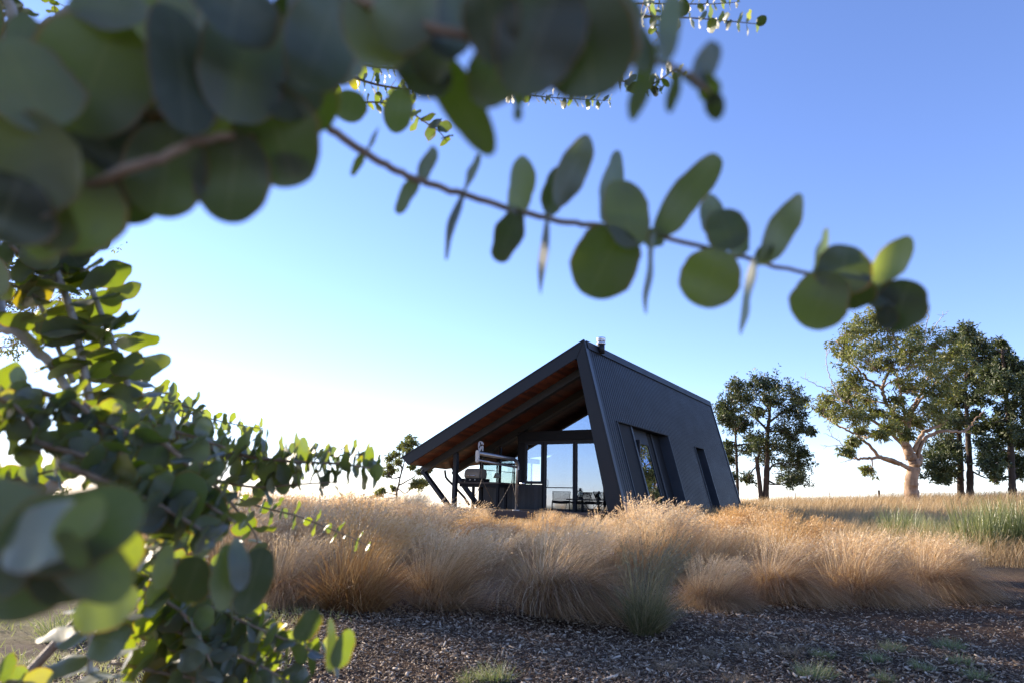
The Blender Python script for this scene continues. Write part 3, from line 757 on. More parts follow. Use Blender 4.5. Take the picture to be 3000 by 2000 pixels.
# lounge chairs with string seats
def chair(label, u, v, rz, z=ZD):
    t = onto('lounge_chair', label, 'chair', u, v, z, rz, 'black string lounge chairs round the deck table')
    w = .33
    # seat faces -y (front) ; back leans to +y
    st = MB(); bk = MB()
    for i in range(9):
        y = -.30 + .56 * i / 8; zz = .40 - .07 * i / 8 - .035 * math.sin(math.pi * i / 8)
        st.tube([(-w, y, zz), (-w * .5, y, zz - .02), (0, y, zz - .028), (w * .5, y, zz - .02), (w, y, zz)], .013, 5)
    st.tube([(-w, -.31, .40), (-w, .27, .33)], .012, 6); st.tube([(w, -.31, .40), (w, .27, .33)], .012, 6)
    st.build('seat', MT['black'], t)
    for i in range(10):
        f = i / 9; y = .27 + .20 * f; zz = .36 + .40 * f; ww = w + .02 * f
        bk.tube([(-ww, y, zz), (-ww * .5, y + .02, zz), (0, y + .03, zz), (ww * .5, y + .02, zz), (ww, y, zz)], .013, 5)
    bk.tube([(-w, .27, .33), (-w - .02, .475, .77)], .013, 6); bk.tube([(w, .27, .33), (w + .02, .475, .77)], .013, 6)
    bk.build('backrest', MT['black'], t)
    for sx in (-1, 1):
        MB().tube([(sx * w, -.31, .40), (sx * (w + .02), -.34, 0)], .012, 6).build('leg', MT['black'], t)
        MB().tube([(sx * w, -.02, .37), (sx * (w + .02), .38, 0)], .012, 6).build('leg', MT['black'], t)
    return t
ch1 = loc(1.95, 1650, 1480)[0]; ch2 = loc(2.55, 1693, 1480)[0]; ch3 = loc(1.5, 1784, 1480)[0]
chair('black string lounge chair standing clear at the left end of the deck table', ch1, 1.75, math.radians(25))
chair('black string lounge chair mostly hidden behind the deck table and lantern', ch2, 2.55, math.radians(-15))
chair('black string lounge chair cut off by the leaning frame at the right of the table', ch3, 1.5, math.radians(75))
ta0 = loc(1.35, 1672, 1459); ta1 = loc(1.35, 1788, 1463); tz_ = ta0[2] - ZD
tb = onto('coffee_table', 'low black outdoor table in front of the glass doors', 'table', (ta0[0] + ta1[0]) / 2, 1.35, ZD)
tl = (ta1[0] - ta0[0]) / 2
MB().box(-tl, tl, -.38, .38, tz_ - .05, tz_).build('tabletop', MT['black'], tb, bevel=.006)
for sx in (-1, 1):
    for sy in (-1, 1): MB().box(sx * (tl - .35) - .035, sx * (tl - .35) + .035, sy * .3 - .035, sy * .3 + .035, 0, tz_ - .05).build('leg', MT['black'], tb)
MB().box(-tl + .36, tl - .36, -.02, .02, .10, .14).build('stretcher', MT['black'], tb)
def lantern(label, px, v, hgt):
    u = loc(v, px, 1459)[0]
    t = onto('hurricane_lantern', label, 'lantern', u, v, ZD + tz_, 0.3, 'lanterns on the deck table')
    k = hgt / .36
    MB().lathe((0, 0, 0), [(.085 * k, 0), (.085 * k, .05 * k), (.05 * k, .075 * k), (.05 * k, .09 * k)], 16).build('tank', MT['black'], t, sm=True)
    MB().lathe((0, 0, .09 * k), [(.045 * k, 0), (.075 * k, .06 * k), (.07 * k, .11 * k), (.045 * k, .15 * k)], 16).build('globe', MT['gl_clear'], t, sm=True)
    MB().lathe((0, 0, .24 * k), [(.085 * k, 0), (.075 * k, .03 * k), (.045 * k, .05 * k), (.04 * k, .09 * k), (.05 * k, .10 * k), (.02 * k, .12 * k)], 16).build('cap', MT['black'], t, sm=True)
    w = MB()
    for s_ in (-1, 1): w.tube([(s_ * .08 * k, 0, .04 * k), (s_ * .10 * k, 0, .15 * k), (s_ * .08 * k, 0, .26 * k)], .008, 6)
    w.tube([(.09 * k * math.cos(a), .02, .26 * k + .10 * k * math.sin(a)) for a in np.linspace(0, math.pi, 9)][::1], .005, 5)
    w.build('wire_guard', MT['black'], t)
lantern('taller hurricane lantern with a glass globe on the left of the table', 1700, 1.35, .40)
lantern('smaller dark hurricane lantern on the right of the table', 1755, 1.45, .30)

# ------------------------------------------------------------------ grass blades
def blades(base, az, th0, L, bend, w, K=5, wind=(0, 0), pw=1.4, rng=RNG, taper=0.85):
    n = len(L); s = np.linspace(0, 1, K + 1)
    th = th0[:, None] + bend[:, None] * s[None] ** pw
    sm = (s[1:] + s[:-1]) / 2
    thm = th0[:, None] + bend[:, None] * sm[None] ** pw
    ds = (L / K)[:, None]
    h = np.concatenate([np.zeros((n, 1)), np.cumsum(np.sin(thm) * ds, 1)], 1)
    z = np.concatenate([np.zeros((n, 1)), np.cumsum(np.cos(thm) * ds, 1)], 1)
    ca, sa = np.cos(az)[:, None], np.sin(az)[:, None]
    P = np.stack([h * ca, h * sa, z], -1)
    P[..., 0] += wind[0] * L[:, None] * s[None] ** 2
    P[..., 1] += wind[1] * L[:, None] * s[None] ** 2
    P += base[:, None, :]
    P[..., 2] = np.maximum(P[..., 2], base[:, None, 2] + 0.006 + 0.02 * rng.random((n, 1)))
    fa = rng.random(n) * math.pi
    W = np.stack([np.cos(fa), np.sin(fa), np.zeros(n)], -1)
    ww = (w / 2)[:, None] * (1 - taper * s[None] ** 1.5)
    V = np.stack([P - W[:, None] * ww[..., None], P + W[:, None] * ww[..., None]], 2)   # n,K+1,2,3
    b = (np.arange(n) * (K + 1) * 2)[:, None] + np.arange(K)[None] * 2
    F = np.stack([b, b + 1, b + 3, b + 2], -1).reshape(-1, 4)
    r = np.clip(rng.random(n), 0, 1)
    return V.reshape(-1, 3), F, np.repeat(r, K), np.repeat(np.tile(s, n), 2), P

def spikelets(P, m, size, rng, tail=0.3):
    """small seed husks along the last part of stalks whose points are P (n,K+1,3)"""
    n, k1, _ = P.shape
    t = (1 - tail) + tail * rng.random((n, m))
    f = t * (k1 - 1); i = np.clip(f.astype(int), 0, k1 - 2); fr_ = (f - i)[..., None]
    idx = np.arange(n)[:, None]
    A = P[idx, i] * (1 - fr_) + P[idx, i + 1] * fr_
    T = P[idx, i + 1] - P[idx, i]; T /= np.linalg.norm(T, axis=-1, keepdims=True) + 1e-9
    d = T + rng.normal(0, .45, A.shape); d /= np.linalg.norm(d, axis=-1, keepdims=True)
    sd_ = np.cross(d, rng.normal(0, 1, A.shape)); sd_ /= np.linalg.norm(sd_, axis=-1, keepdims=True) + 1e-9
    L = size * (0.6 + rng.random((n, m, 1)) * .9)
    V = np.stack([A, A + d * L * .5 + sd_ * L * .13, A + d * L, A + d * L * .5 - sd_ * L * .13], 2).reshape(-1, 3)
    F = np.arange(len(V)).reshape(-1, 4)
    return V, F

def merge(parts):
    V = []; F = []; R = []; A = []; o = 0
    for v, f, r, a in parts:
        V.append(v); F.append(f + o); R.append(r); A.append(a); o += len(v)
    return np.concatenate(V), np.concatenate(F), np.concatenate(R), np.concatenate(A)

def tussock(name, mt, n, rad, Lr, th, bend, w, stalks=0, SL=(1.0, 1.25), sbend=(.3, .9), wind=(.12, 0), bias=None, hs=.03, seed=0, spk=9):
    rng = np.random.default_rng(seed)
    a0 = rng.random(n) * 2 * math.pi; rr = rad * np.sqrt(rng.random(n))
    base = np.stack([rr * np.cos(a0), rr * np.sin(a0), np.zeros(n) - .02], -1)
    # strands gather in wisps
    nw_ = 40; wa = rng.random(nw_) * 2 * math.pi; wt = th[0] + (th[1] - th[0]) * rng.random(nw_) ** .8; wb = bend[0] + (bend[1] - bend[0]) * rng.random(nw_); wl = Lr[0] + (Lr[1] - Lr[0]) * rng.random(nw_)
    k = rng.integers(0, nw_, n); lone = rng.random(n) < .28
    az = np.where(lone, a0 + rng.normal(0, .5, n), wa[k] + rng.normal(0, .12, n))
    if bias is not None:
        m = rng.random(n) < bias[1]; az = np.where(m, bias[0] + rng.normal(0, bias[2], n), az)
    th0 = np.where(lone, th[0] + (th[1] - th[0]) * rng.random(n), wt[k] + rng.normal(0, .07, n))
    bd = np.where(lone, bend[0] + (bend[1] - bend[0]) * rng.random(n), wb[k] + rng.normal(0, .12, n))
    L = np.where(lone, Lr[0] + (Lr[1] - Lr[0]) * rng.random(n), wl[k] * (1 + rng.normal(0, .08, n)))
    V, F, R, A, P = blades(base, az, np.abs(th0), L, bd, w * (.6 + .8 * rng.random(n)), 6, wind, rng=rng)
    # wisps share a tone
    tone = np.clip(np.where(lone, rng.random(n), rng.random(nw_)[k] * .72 + rng.random(n) * .28), 0, 1)
    parts = [(V, F, np.repeat(tone, 6), A)]
    if stalks:
        n2 = stalks; a0 = rng.random(n2) * 2 * math.pi; rr = rad * .8 * np.sqrt(rng.random(n2))
        base = np.stack([rr * np.cos(a0), rr * np.sin(a0), np.zeros(n2)], -1)
        az = np.where(rng.random(n2) < .35, rng.normal(0, .7, n2), a0 + rng.normal(0, .4, n2))
        V, F, R, A, P = blades(base, az, np.abs(rng.normal(.0, .22, n2)), SL[0] + (SL[1] - SL[0]) * rng.random(n2), sbend[0] + (sbend[1] - sbend[0]) * rng.random(n2), np.full(n2, w * .85), 6, (wind[0] * 1.3, wind[1]), 2.2, rng, .5)
        parts.append((V, F, np.clip(.55 + .45 * R, 0, 1), A))
        V, F = spikelets(P, spk, hs, rng)
        parts.append((V, F, .7 + .3 * rng.random(len(F)), np.ones(len(V))))
    return merge(parts)

def vz(mt, **kw):
    V, F, R, A = tussock('t', mt, **kw)
    o = raw('tussock_grass', V, F, mt, attr={'rnd': ('FACE', R), 'along': ('POINT', A)})
    d = o.data; bpy.data.objects.remove(o); return d
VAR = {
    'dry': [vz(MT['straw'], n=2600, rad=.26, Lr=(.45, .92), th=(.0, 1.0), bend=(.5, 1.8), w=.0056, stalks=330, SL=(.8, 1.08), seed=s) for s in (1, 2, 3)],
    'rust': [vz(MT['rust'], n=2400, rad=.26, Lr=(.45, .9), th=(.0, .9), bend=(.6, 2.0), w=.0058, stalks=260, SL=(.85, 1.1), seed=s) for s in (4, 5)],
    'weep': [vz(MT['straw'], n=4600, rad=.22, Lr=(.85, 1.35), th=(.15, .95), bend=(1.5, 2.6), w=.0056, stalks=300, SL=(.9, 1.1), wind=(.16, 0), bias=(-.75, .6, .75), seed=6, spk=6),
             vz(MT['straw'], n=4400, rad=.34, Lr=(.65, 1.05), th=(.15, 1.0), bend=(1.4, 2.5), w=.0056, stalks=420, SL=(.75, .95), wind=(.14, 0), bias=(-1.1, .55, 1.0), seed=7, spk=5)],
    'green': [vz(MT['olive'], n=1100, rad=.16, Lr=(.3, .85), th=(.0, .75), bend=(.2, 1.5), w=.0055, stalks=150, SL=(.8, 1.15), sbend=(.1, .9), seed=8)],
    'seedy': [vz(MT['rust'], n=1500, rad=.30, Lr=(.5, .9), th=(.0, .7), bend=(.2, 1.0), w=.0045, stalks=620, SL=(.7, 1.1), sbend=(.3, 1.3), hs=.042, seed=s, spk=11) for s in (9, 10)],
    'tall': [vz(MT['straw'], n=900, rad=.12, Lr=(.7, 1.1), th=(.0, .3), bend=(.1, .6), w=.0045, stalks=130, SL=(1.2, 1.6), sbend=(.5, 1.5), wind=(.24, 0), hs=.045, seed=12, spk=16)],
    'grey': [vz(MT['grey'], n=3200, rad=.4, Lr=(.6, 1.05), th=(.0, .7), bend=(.0, .7), w=.006, stalks=500, SL=(.9, 1.2), hs=.03, seed=13)],
    'reed': [vz(MT['reed'], n=620, rad=.45, Lr=(.6, 1.45), th=(.0, .2), bend=(.0, .4), w=.012, wind=(.02, 0), seed=s) for s in (14, 15)],
    'weed': [vz(MT['weed'], n=520, rad=.07, Lr=(.05, .13), th=(.2, 1.2), bend=(.0, .9), w=.0038, wind=(0, 0), seed=s) for s in (16, 17, 18)],
    'drytuft': [vz(MT['drytuft'], n=420, rad=.08, Lr=(.05, .15), th=(.2, 1.25), bend=(.0, .9), w=.003, wind=(0, 0), seed=19)],
}
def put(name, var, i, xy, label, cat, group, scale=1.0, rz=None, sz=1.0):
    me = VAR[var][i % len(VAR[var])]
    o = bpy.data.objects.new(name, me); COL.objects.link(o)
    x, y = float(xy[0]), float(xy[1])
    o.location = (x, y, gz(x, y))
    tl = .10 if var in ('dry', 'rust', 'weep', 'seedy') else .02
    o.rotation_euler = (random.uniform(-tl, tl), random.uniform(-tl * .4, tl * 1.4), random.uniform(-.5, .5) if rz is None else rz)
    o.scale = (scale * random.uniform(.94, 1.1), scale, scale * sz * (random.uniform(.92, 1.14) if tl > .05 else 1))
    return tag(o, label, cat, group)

GF = 'tussocks along the front edge of the mulch'
front = [
    (655, 1730, 'dry', 1.0, 'straw coloured tussock half hidden behind the eucalypt shrub, leftmost of the front row', 0),
    (835, 1768, 'weep', .86, 'low rounded tan tussock with fine strands, right of the eucalypt shrub', 1),
    (1030, 1788, 'rust', 1.08, 'bright orange tussock with curled blades in the front row', 0),
    (1275, 1778, 'dry', .96, 'upright tan tussock between the orange one and the big weeping one', 1),
    (1600, 1800, 'weep', 1.04, 'largest weeping tussock, its pale strands sweeping right over the mulch', 0),
    (1890, 1855, 'green', .88, 'slim greenish upright tussock standing forward of the row on the mulch', 0),
    (2080, 1775, 'weep', .85, 'tan tussock drooping right, just right of the slim greenish one', 1),
    (2265, 1755, 'weep', .92, 'pinkish tan tussock with a narrow upright core below the cabin wall', 0),
    (2505, 1760, 'weep', 1.10, 'broad dome shaped tussock with a dark fringe combed down to the mulch', 1),
    (2715, 1745, 'weep', .92, 'grey tan tussock falling to the right near the shaded end of the row', 0),
    (2815, 1700, 'dry', .62, 'small pale tussock at the far right end of the front row', 2),
]
pts_t = []
for px, py, var, sc, lab, i in front:
    g = ground(px, py); pts_t.append(g)
    put('tussock_grass', var, i, g, lab, 'tussock grass', GF, sc * (.82 if px > 2000 else .94), rz=random.uniform(-.25, .25))
mass_lab = 'dry tussock in the dense band of grass between the front row and the cabin'
rows = [(1700, 520, 2760, 150), (1660, 500, 2640, 140), (1628, 480, 2480, 128), (1600, 470, 2420, 120), (1578, 470, 2380, 112),
        (1560, 480, 2330, 105), (1545, 480, 2300, 100), (1532, 500, 2260, 96), (1521, 520, 2220, 92)]
cnt = 0
for k, (py, x0, x1, st) in enumerate(rows):
    x = x0 + random.uniform(0, st)
    while x < x1:
        g = ground(x + random.uniform(-.3, .3) * st, py + random.uniform(-5, 5))
        q = g - BASE; u, v = q @ WV, q @ DV
        if not (-9.4 < u < 0.9 and v > -1.5):
            p = random.random()
            if x > 1930 and k >= 2: var = 'seedy' if p < .7 else 'rust'
            elif x < 1150: var = 'dry' if p < .6 else 'rust'
            else: var = 'dry' if p < .66 else ('rust' if p < .88 else 'seedy')
            sc = random.uniform(.74, .98) * (.80 if 1150 < x < 2150 and k >= 3 else 1) * ((.74 if k >= 3 else .80) if 1240 < x < 1840 else 1)
            if x > 2300: sc *= .8
            if x < 1250: sc *= 1.10
            put('tussock_grass', var, random.randrange(3), g, mass_lab, 'tussock grass', 'tussocks in the band below the cabin', sc, rz=random.uniform(-.6, .6)); cnt += 1
        x += st * random.uniform(.75, 1.25)
for (px, py, sc, lab) in [(1840, 1590, .84, 'tallest feathery plume of pale grass rising against the leaning black wall'),
                          (1745, 1610, .62, 'thin pale plume in front of the low outdoor table'),
                          (1360, 1575, .66, 'loose pale plume standing below the veranda post')]:
    put('plume_grass', 'tall', 0, ground(px, py), lab, 'tussock grass', 'tall plumes in front of the cabin', sc, rz=0.1)
for px, py, sc, lab in ((1195, 1532, 1.02, 'silvery grey bush with fine twigs at the left end of the deck'), (1268, 1530, .66, 'smaller silvery bush under the raking struts')):
    put('grey_bush', 'grey', 0, ground(px, py), lab, 'bush', None, sc, rz=.3)
for k in range(22):
    px = random.uniform(620, 2250); py = random.uniform(1560, 1680)
    if 1290 < px < 1800: continue
    put('plume_grass', 'tall', 0, ground(px, py), 'slender pale seed plume standing up out of the tussock band', 'tussock grass', 'slender plumes among the tussocks', random.uniform(.62, .84), rz=random.uniform(-.5, .5))
# reeds on the right
RL = ['low green reed clump between the solitary clump and the pale post', 'green reed clump standing by itself left of the pale post', 'tall green reed clump right of the pale post', 'dense green reed clump second from the right edge of the photo', 'green reed clump cut off by the right edge of the photo', 'dark green reed clump in the shadow just behind the pale post', 'farthest left green reed clump, in the shadow beyond the domed tussock']
for (px, py, sc), lab in zip(((2745, 1622, .62), (2640, 1612, .8), (2870, 1640, .98), (2945, 1638, .94), (3005, 1642, 1.04), (2700, 1604, .66), (2560, 1588, .6)), RL):
    put('reed_clump', 'reed', px % 2, ground(px, py), lab, 'reeds', 'green reeds beside the mulch', sc)
g = ground(2812, 1628)
po = thing('marker_post', 'short pale weathered post beside a dark box near the reeds', 'post', g)
MB().prism([(-.05, -.04, -.1), (.05, -.04, -.1), (.05, .04, -.1), (-.05, .04, -.1)], [(-.045, -.04, .42), (.05, -.04, .40), (.05, .04, .40), (-.045, .04, .43)]).build('shaft', MT['post'], po, bevel=.006)
g = ground(2838, 1622)
bx = thing('valve_box', 'small dark box low in the shade next to the pale post', 'box', g)
MB().box(-.14, .14, -.12, .12, -.05, .34).build('body', MT['black'], bx, bevel=.015)
MB().box(-.155, .155, -.135, .135, .341, .37).build('lid', MT['black'], bx, bevel=.01)

# weeds on the mulch
WL = [(2611, 1905, 'weed', 1.5, 'bright green weed tuft, uppermost left of the group at lower right'), (2565, 1935, 'weed', 1.45, 'pale green weed tuft just left of and below the uppermost one'),
      (2412, 1925, 'weed', 1.25, 'round olive weed tuft standing alone left of the green group'), (2780, 1900, 'weed', 1.8, 'widest green weed tuft at the right, nearest the shaded soil'),
      (2815, 1945, 'weed', 1.5, 'green weed tuft directly below the widest one'), (2703, 1962, 'weed', 1.3, 'green weed tuft in the middle of the lower right group'),
      (2861, 1988, 'weed', 1.4, 'green weed tuft at the bottom right corner'), (2591, 1994, 'weed', 1.3, 'green weed tuft cut by the bottom edge below the group'),
      (2387, 1985, 'weed', 2.0, 'spreading dark green weed at the bottom edge'), (2086, 1920, 'drytuft', 1.5, 'dry brown weed tuft left of the greyish pair'),
      (2188, 1905, 'drytuft', 1.5, 'dry weed tuft on the mulch below the drooping tan tussock'), (2310, 1915, 'drytuft', 1.9, 'flattened dry weed patch left of the round olive tuft'),
      (1953, 1962, 'drytuft', 1.6, 'dry dark weed tuft below the slim greenish tussock'), (2045, 1955, 'drytuft', 1.4, 'dry weed tuft between two others near the bottom'),
      (2152, 1996, 'drytuft', 1.3, 'dry weed tuft touching the bottom edge'), (1450, 1992, 'weed', 2.1, 'yellow green grass patch at the bottom edge under the big weeping tussock'),
      (1380, 1999, 'weed', 1.5, 'small yellow green grass patch at the bottom edge, left of the larger patch'), (1830, 1985, 'drytuft', 1.3, 'pale dry tuft at the bottom left of the slim greenish tussock'),
      (760, 1925, 'drytuft', 2.4, 'thin straw tuft on mulch at the tip of the lowest shrub branch'), (200, 1870, 'weed', 2.6, 'upright yellow green grass tuft behind the pale vertical shrub stem')]
for k, (px, py, var, sc, lab) in enumerate(WL):
    put('weed_tuft', var, k, ground(px, py), lab, 'weed', 'weeds scattered on the mulch', sc * (.62 if k < 18 else .8), rz=random.uniform(0, 6), sz=1.0 if k not in (18, 19) else 1.5)

# meadow beyond: nobody could count these blades
def meadow():
    n = 190000; rng = np.random.default_rng(5)
    y = np.exp(rng.uniform(np.log(9.5), np.log(72), n)); t = rng.uniform(-.62, .9, n); x = y * t
    q = np.stack([x, y], -1) - BASE[:2]; u = q @ WV[:2]; v = q @ DV[:2]
    keep = ~((u > -9.2) & (u < .3) & (v > .1) & (v < 17.4))
    keep &= ~((y < 13) & (x > 6.2))
    x, y = x[keep], y[keep]; n = len(x)
    nz = np.sin(x * .9 + 2 * np.sin(y * .31)) * np.sin(y * .7 + x * .23)
    L = rng.uniform(.35, .8, n) * (1 + .22 * nz)
    r = np.hypot(x, y)
    L *= 1 - .5 * smooth(8, 4, np.abs(x - .5)) * smooth(13, 16, y) * smooth(27, 24, y)
    w = np.maximum(.006, r * .00030)
    base = np.stack([x, y, terrain(x, y) - .02], -1)
    V, F, R, A, P = blades(base, rng.normal(0, 1.4, n), np.abs(rng.normal(0, .25, n)), L, rng.uniform(.1, 1.2, n), w, 3, (.15, 0), rng=rng, taper=.6)
    R = np.repeat(np.clip(rng.random(n) * .75 + .14 * nz + .1, 0, 1), 3)
    tag(raw('meadow_grass', V, F, MT['meadow'], attr={'rnd': ('FACE', R), 'along': ('POINT', A)}), 'dry golden meadow grass over the slope round the cabin and up to the trees', 'grass', kind='stuff')
meadow()
def lawn():
    n = 130000; rng = np.random.default_rng(6)
    y = rng.uniform(3.2, 16, n); x = rng.uniform(-12, -1.3, n)
    f = np.sin(x * 2.1 + np.sin(y * 1.7)) * np.sin(y * 2.4 + x) + .5 * np.sin(x * 5.3 + y * 3.1)
    k = (f + rng.normal(0, .3, n) > .15) & (x < -1.6 - .16 * (y - 4) * 0 + rng.normal(0, .25, n)) & (x / y > -.9)
    x, y, f = x[k], y[k], f[k]; n = len(x)
    base = np.stack([x, y, terrain(x, y)], -1)
    V, F, R, A, P = blades(base, rng.uniform(0, 6.3, n), np.abs(rng.normal(.4, .4, n)), rng.uniform(.03, .10, n), rng.uniform(0, 1, n), np.full(n, .006), 2, (0, 0), rng=rng)
    tag(raw('lawn_grass', V, F, MT['lawn'], attr={'rnd': ('FACE', np.repeat(np.clip(.5 + .3 * f + .35 * (rng.random(n) - .5), 0, 1), 2)), 'along': ('POINT', A)}), 'patchy short green lawn at the lower left behind the shrub', 'grass', kind='stuff')
lawn()
# wood chips
def chips():
    rng = np.random.default_rng(8); n = 115000
    y = 3.3 + 6.2 * rng.random(n) ** 1.25; x = rng.uniform(-.62, .88, n) * y
    k = (x > -2.6 + rng.normal(0, .5, n)); 
    thin = smooth(2.2, 4.5, x + .5 * np.sin(y * 2)) * .55
    k &= rng.random(n) > thin
    x, y = x[k], y[k]; n = len(x)
    L = rng.gamma(2.2, .0074, n) + .005; W = L * rng.uniform(.14, .42, n); W = np.clip(W, .003, .016); T = W * .35
    big = rng.random(n) < .010; L[big] *= 2.6
    a = rng.random(n) * 6.283; ti = rng.normal(0, .35, n); ro = rng.normal(0, .5, n)
    ax = np.stack([np.cos(a) * np.cos(ti), np.sin(a) * np.cos(ti), np.sin(ti)], -1)
    sx = np.stack([-np.sin(a) * np.cos(ro), np.cos(a) * np.cos(ro), np.sin(ro)], -1)
    nx = np.cross(ax, sx)
    c = np.stack([x, y, terrain(x, y) + rng.uniform(.0, .028, n)], -1)
    V = np.empty((n, 8, 3)); k = 0
    for i in (-1, 1):
        for j in (-1, 1):
            for l in (-1, 1):
                V[:, k] = c + ax * (L / 2 * i)[:, None] * (1 if j > 0 else .9) + sx * (W / 2 * j)[:, None] + nx * (T / 2 * l)[:, None]; k += 1
    q = np.array([(0, 1, 3, 2), (4, 6, 7, 5), (0, 4, 5, 1), (2, 3, 7, 6), (0, 2, 6, 4), (1, 5, 7, 3)])
    F = ((np.arange(n) * 8)[:, None, None] + q[None]).reshape(-1, 4)
    m, nt_, out = mat('wood_chips')
    at_ = node(nt_, 'ShaderNodeAttribute', attribute_name='rnd')
    cc = ramp(nt_, at_.outputs['Fac'], [(0, (0.045, 0.025, 0.013)), (.4, (0.17, 0.110, 0.064)), (.75, (0.33, 0.245, 0.16)), (1, (0.58, 0.47, 0.35))])
    b = node(nt_, 'ShaderNodeBsdfPrincipled', Roughness=.75); nt_.links.new(cc, b.inputs['Base Color']); nt_.links.new(b.outputs[0], out.inputs[0])
    tag(raw('wood_chips', V.reshape(-1, 3), F, m, attr={'rnd': ('FACE', np.repeat(rng.random(n) ** 1.2, 6))}), 'brown and grey wood chip mulch in front of the tussocks', 'mulch', kind='stuff')
chips()

# ------------------------------------------------------------------ trees
def unit(a): return a / (np.linalg.norm(a, axis=-1, keepdims=True) + 1e-12)

def cards(C, dirs, L, W, rng):
    """small pointed leaf faces"""
    n = len(C)
    s = unit(np.cross(dirs, rng.normal(0, 1, (n, 3))))
    L = L[:, None]; W = W[:, None]
    V = np.stack([C, C + dirs * L * .45 + s * W * .5, C + dirs * L, C + dirs * L * .5 - s * W * .5], 1).reshape(-1, 3)
    return V, np.arange(n * 4).reshape(-1, 4)

def polyline(pts, n=8):
    pts = np.array(pts, float)
    if len(pts) < 3: 
        t = np.linspace(0, 1, n)[:, None]; return pts[0] * (1 - t) + pts[-1] * t
    out = []
    P = np.vstack([2 * pts[0] - pts[1], pts, 2 * pts[-1] - pts[-2]])
    for i in range(1, len(P) - 2):
        for t in np.linspace(0, 1, n, endpoint=False):
            a, b, c, d = P[i - 1], P[i], P[i + 1], P[i + 2]
            out.append(.5 * ((2 * b) + (c - a) * t + (2 * a - 5 * b + 4 * c - d) * t * t + (3 * b - a - 3 * c + d) * t ** 3))
    out.append(pts[-1]); return np.array(out)

def build_tree(name, label, cat, base, trunks, limbs, clumps, barkm, leafm, leaf=(.14, .05), per=13, num=26, droop=0.3, dead=(), group=None, seed=0, sub=.30, limbm=None, flat=1.0):
    """trunks / limbs: list of (points world, r0, r1); clumps: list of (centre, radius)"""
    rng = np.random.default_rng(seed)
    root = thing(name, label, cat, base, 0, group)
    B = np.array(base, float)
    tm = MB(); skel = []
    for pts, r0, r1 in trunks:
        P = polyline(pts); n = len(P)
        P = P + rng.normal(0, r0 * .06, P.shape) * np.linspace(0, 1, n)[:, None]
        rs = np.linspace(1, 0, n) ** .8 * (r0 - r1) + r1
        rs = rs * (1 + .07 * rng.normal(0, 1, n)); rs[0] *= 1.25
        tm.tube(P - B, rs, 10); skel.append((P, rs))
    tm.build('trunk', barkm, root, sm=True)
    lm = MB()
    for pts, r0, r1 in limbs:
        P = polyline(pts); n = len(P)
        P = P + rng.normal(0, .06, P.shape) * np.linspace(.2, 1, n)[:, None] * min(1, r0 * 6)
        rs = np.linspace(r0, r1, n); lm.tube(P - B, rs, 7); skel.append((P, rs))
    allp = np.concatenate([p for p, r in skel]); allr = np.concatenate([r for p, r in skel])
    C = []; D = []
    for c, r in clumps:
        c = np.array(c, float)
        # a limb from the nearest, lower skeleton point out to the clump
        dd = np.linalg.norm(allp - c, axis=1) + np.maximum(allp[:, 2] - c[2] + .2, 0) * 1.6
        i = int(np.argmin(dd)); a = allp[i]
        ln = np.linalg.norm(c - a)
        if ln > .15:
            mid = (a + c) / 2 + rng.normal(0, .10 * ln, 3) + np.array([0, 0, -.06 * ln])
            tw = polyline([a, mid, c], 5)
            lm.tube(tw - B, np.linspace(min(allr[i] * .6, .035 + .02 * ln), .014, len(tw)), 5, False)
        else: tw = np.array([a, c])
        m = per
        sc = rng.normal(0, .58, (m, 3)) * r * np.array([1.12, 1.12, flat * .9]) + c
        for q in sc:
            a2 = tw[rng.integers(len(tw) // 2, len(tw))]
            lm.tube(np.array([a2, (a2 + q) / 2 + rng.normal(0, .05 * r, 3), q]) - B, [.016, .011, .006], 3, False)
            k = int(num * rng.uniform(.3, 1.7))
            el = unit(q - a2 + rng.normal(0, .3 * r, 3)); sr = r * sub * rng.uniform(.45, 1.15)
            off = rng.normal(0, .5, (k, 3)) * sr + el * (rng.normal(0, 1, (k, 1)) * sr)
            C.append(q + off); dv = unit(off) * .6 + rng.normal(0, .6, (k, 3)); dv[:, 2] -= droop; D.append(unit(dv))
    lm.build('limbs', limbm or barkm, root, sm=True)
    C = np.concatenate(C); D = np.concatenate(D); n = len(C)
    V, F = cards(C - B, D, leaf[0] * rng.uniform(.6, 1.4, n), leaf[1] * rng.uniform(.6, 1.4, n), rng)
    zn = np.sin(C[:, 0] * 1.9) * np.sin(C[:, 2] * 1.6 + C[:, 1])
    raw('crown', V, F, leafm, root, attr={'rnd': ('FACE', np.clip(rng.random(n) * .8 + .18 * zn + .1, 0, 1))})
    if dead:
        for pts, r0, r1 in dead:
            dm = MB()
            P = polyline(pts); P = P + rng.normal(0, .05, P.shape) * np.linspace(.0, 1, len(P))[:, None]
            dm.tube(P - B, np.linspace(r0, r1, len(P)), 5, False)
            for _ in range(4):
                i = rng.integers(len(P) // 3, len(P) - 1); q = P[i] + unit(rng.normal(0, 1, 3) + np.array([0, 0, .6])) * rng.uniform(.25, .7)
                dm.tube(np.array([P[i], (P[i] + q) / 2 + rng.normal(0, .05, 3), q]) - B, [r1 * 1.3, r1, r1 * .5], 4, False)
            dm.build('dead_branch', MT['drybark'], root, sm=True)
    return root

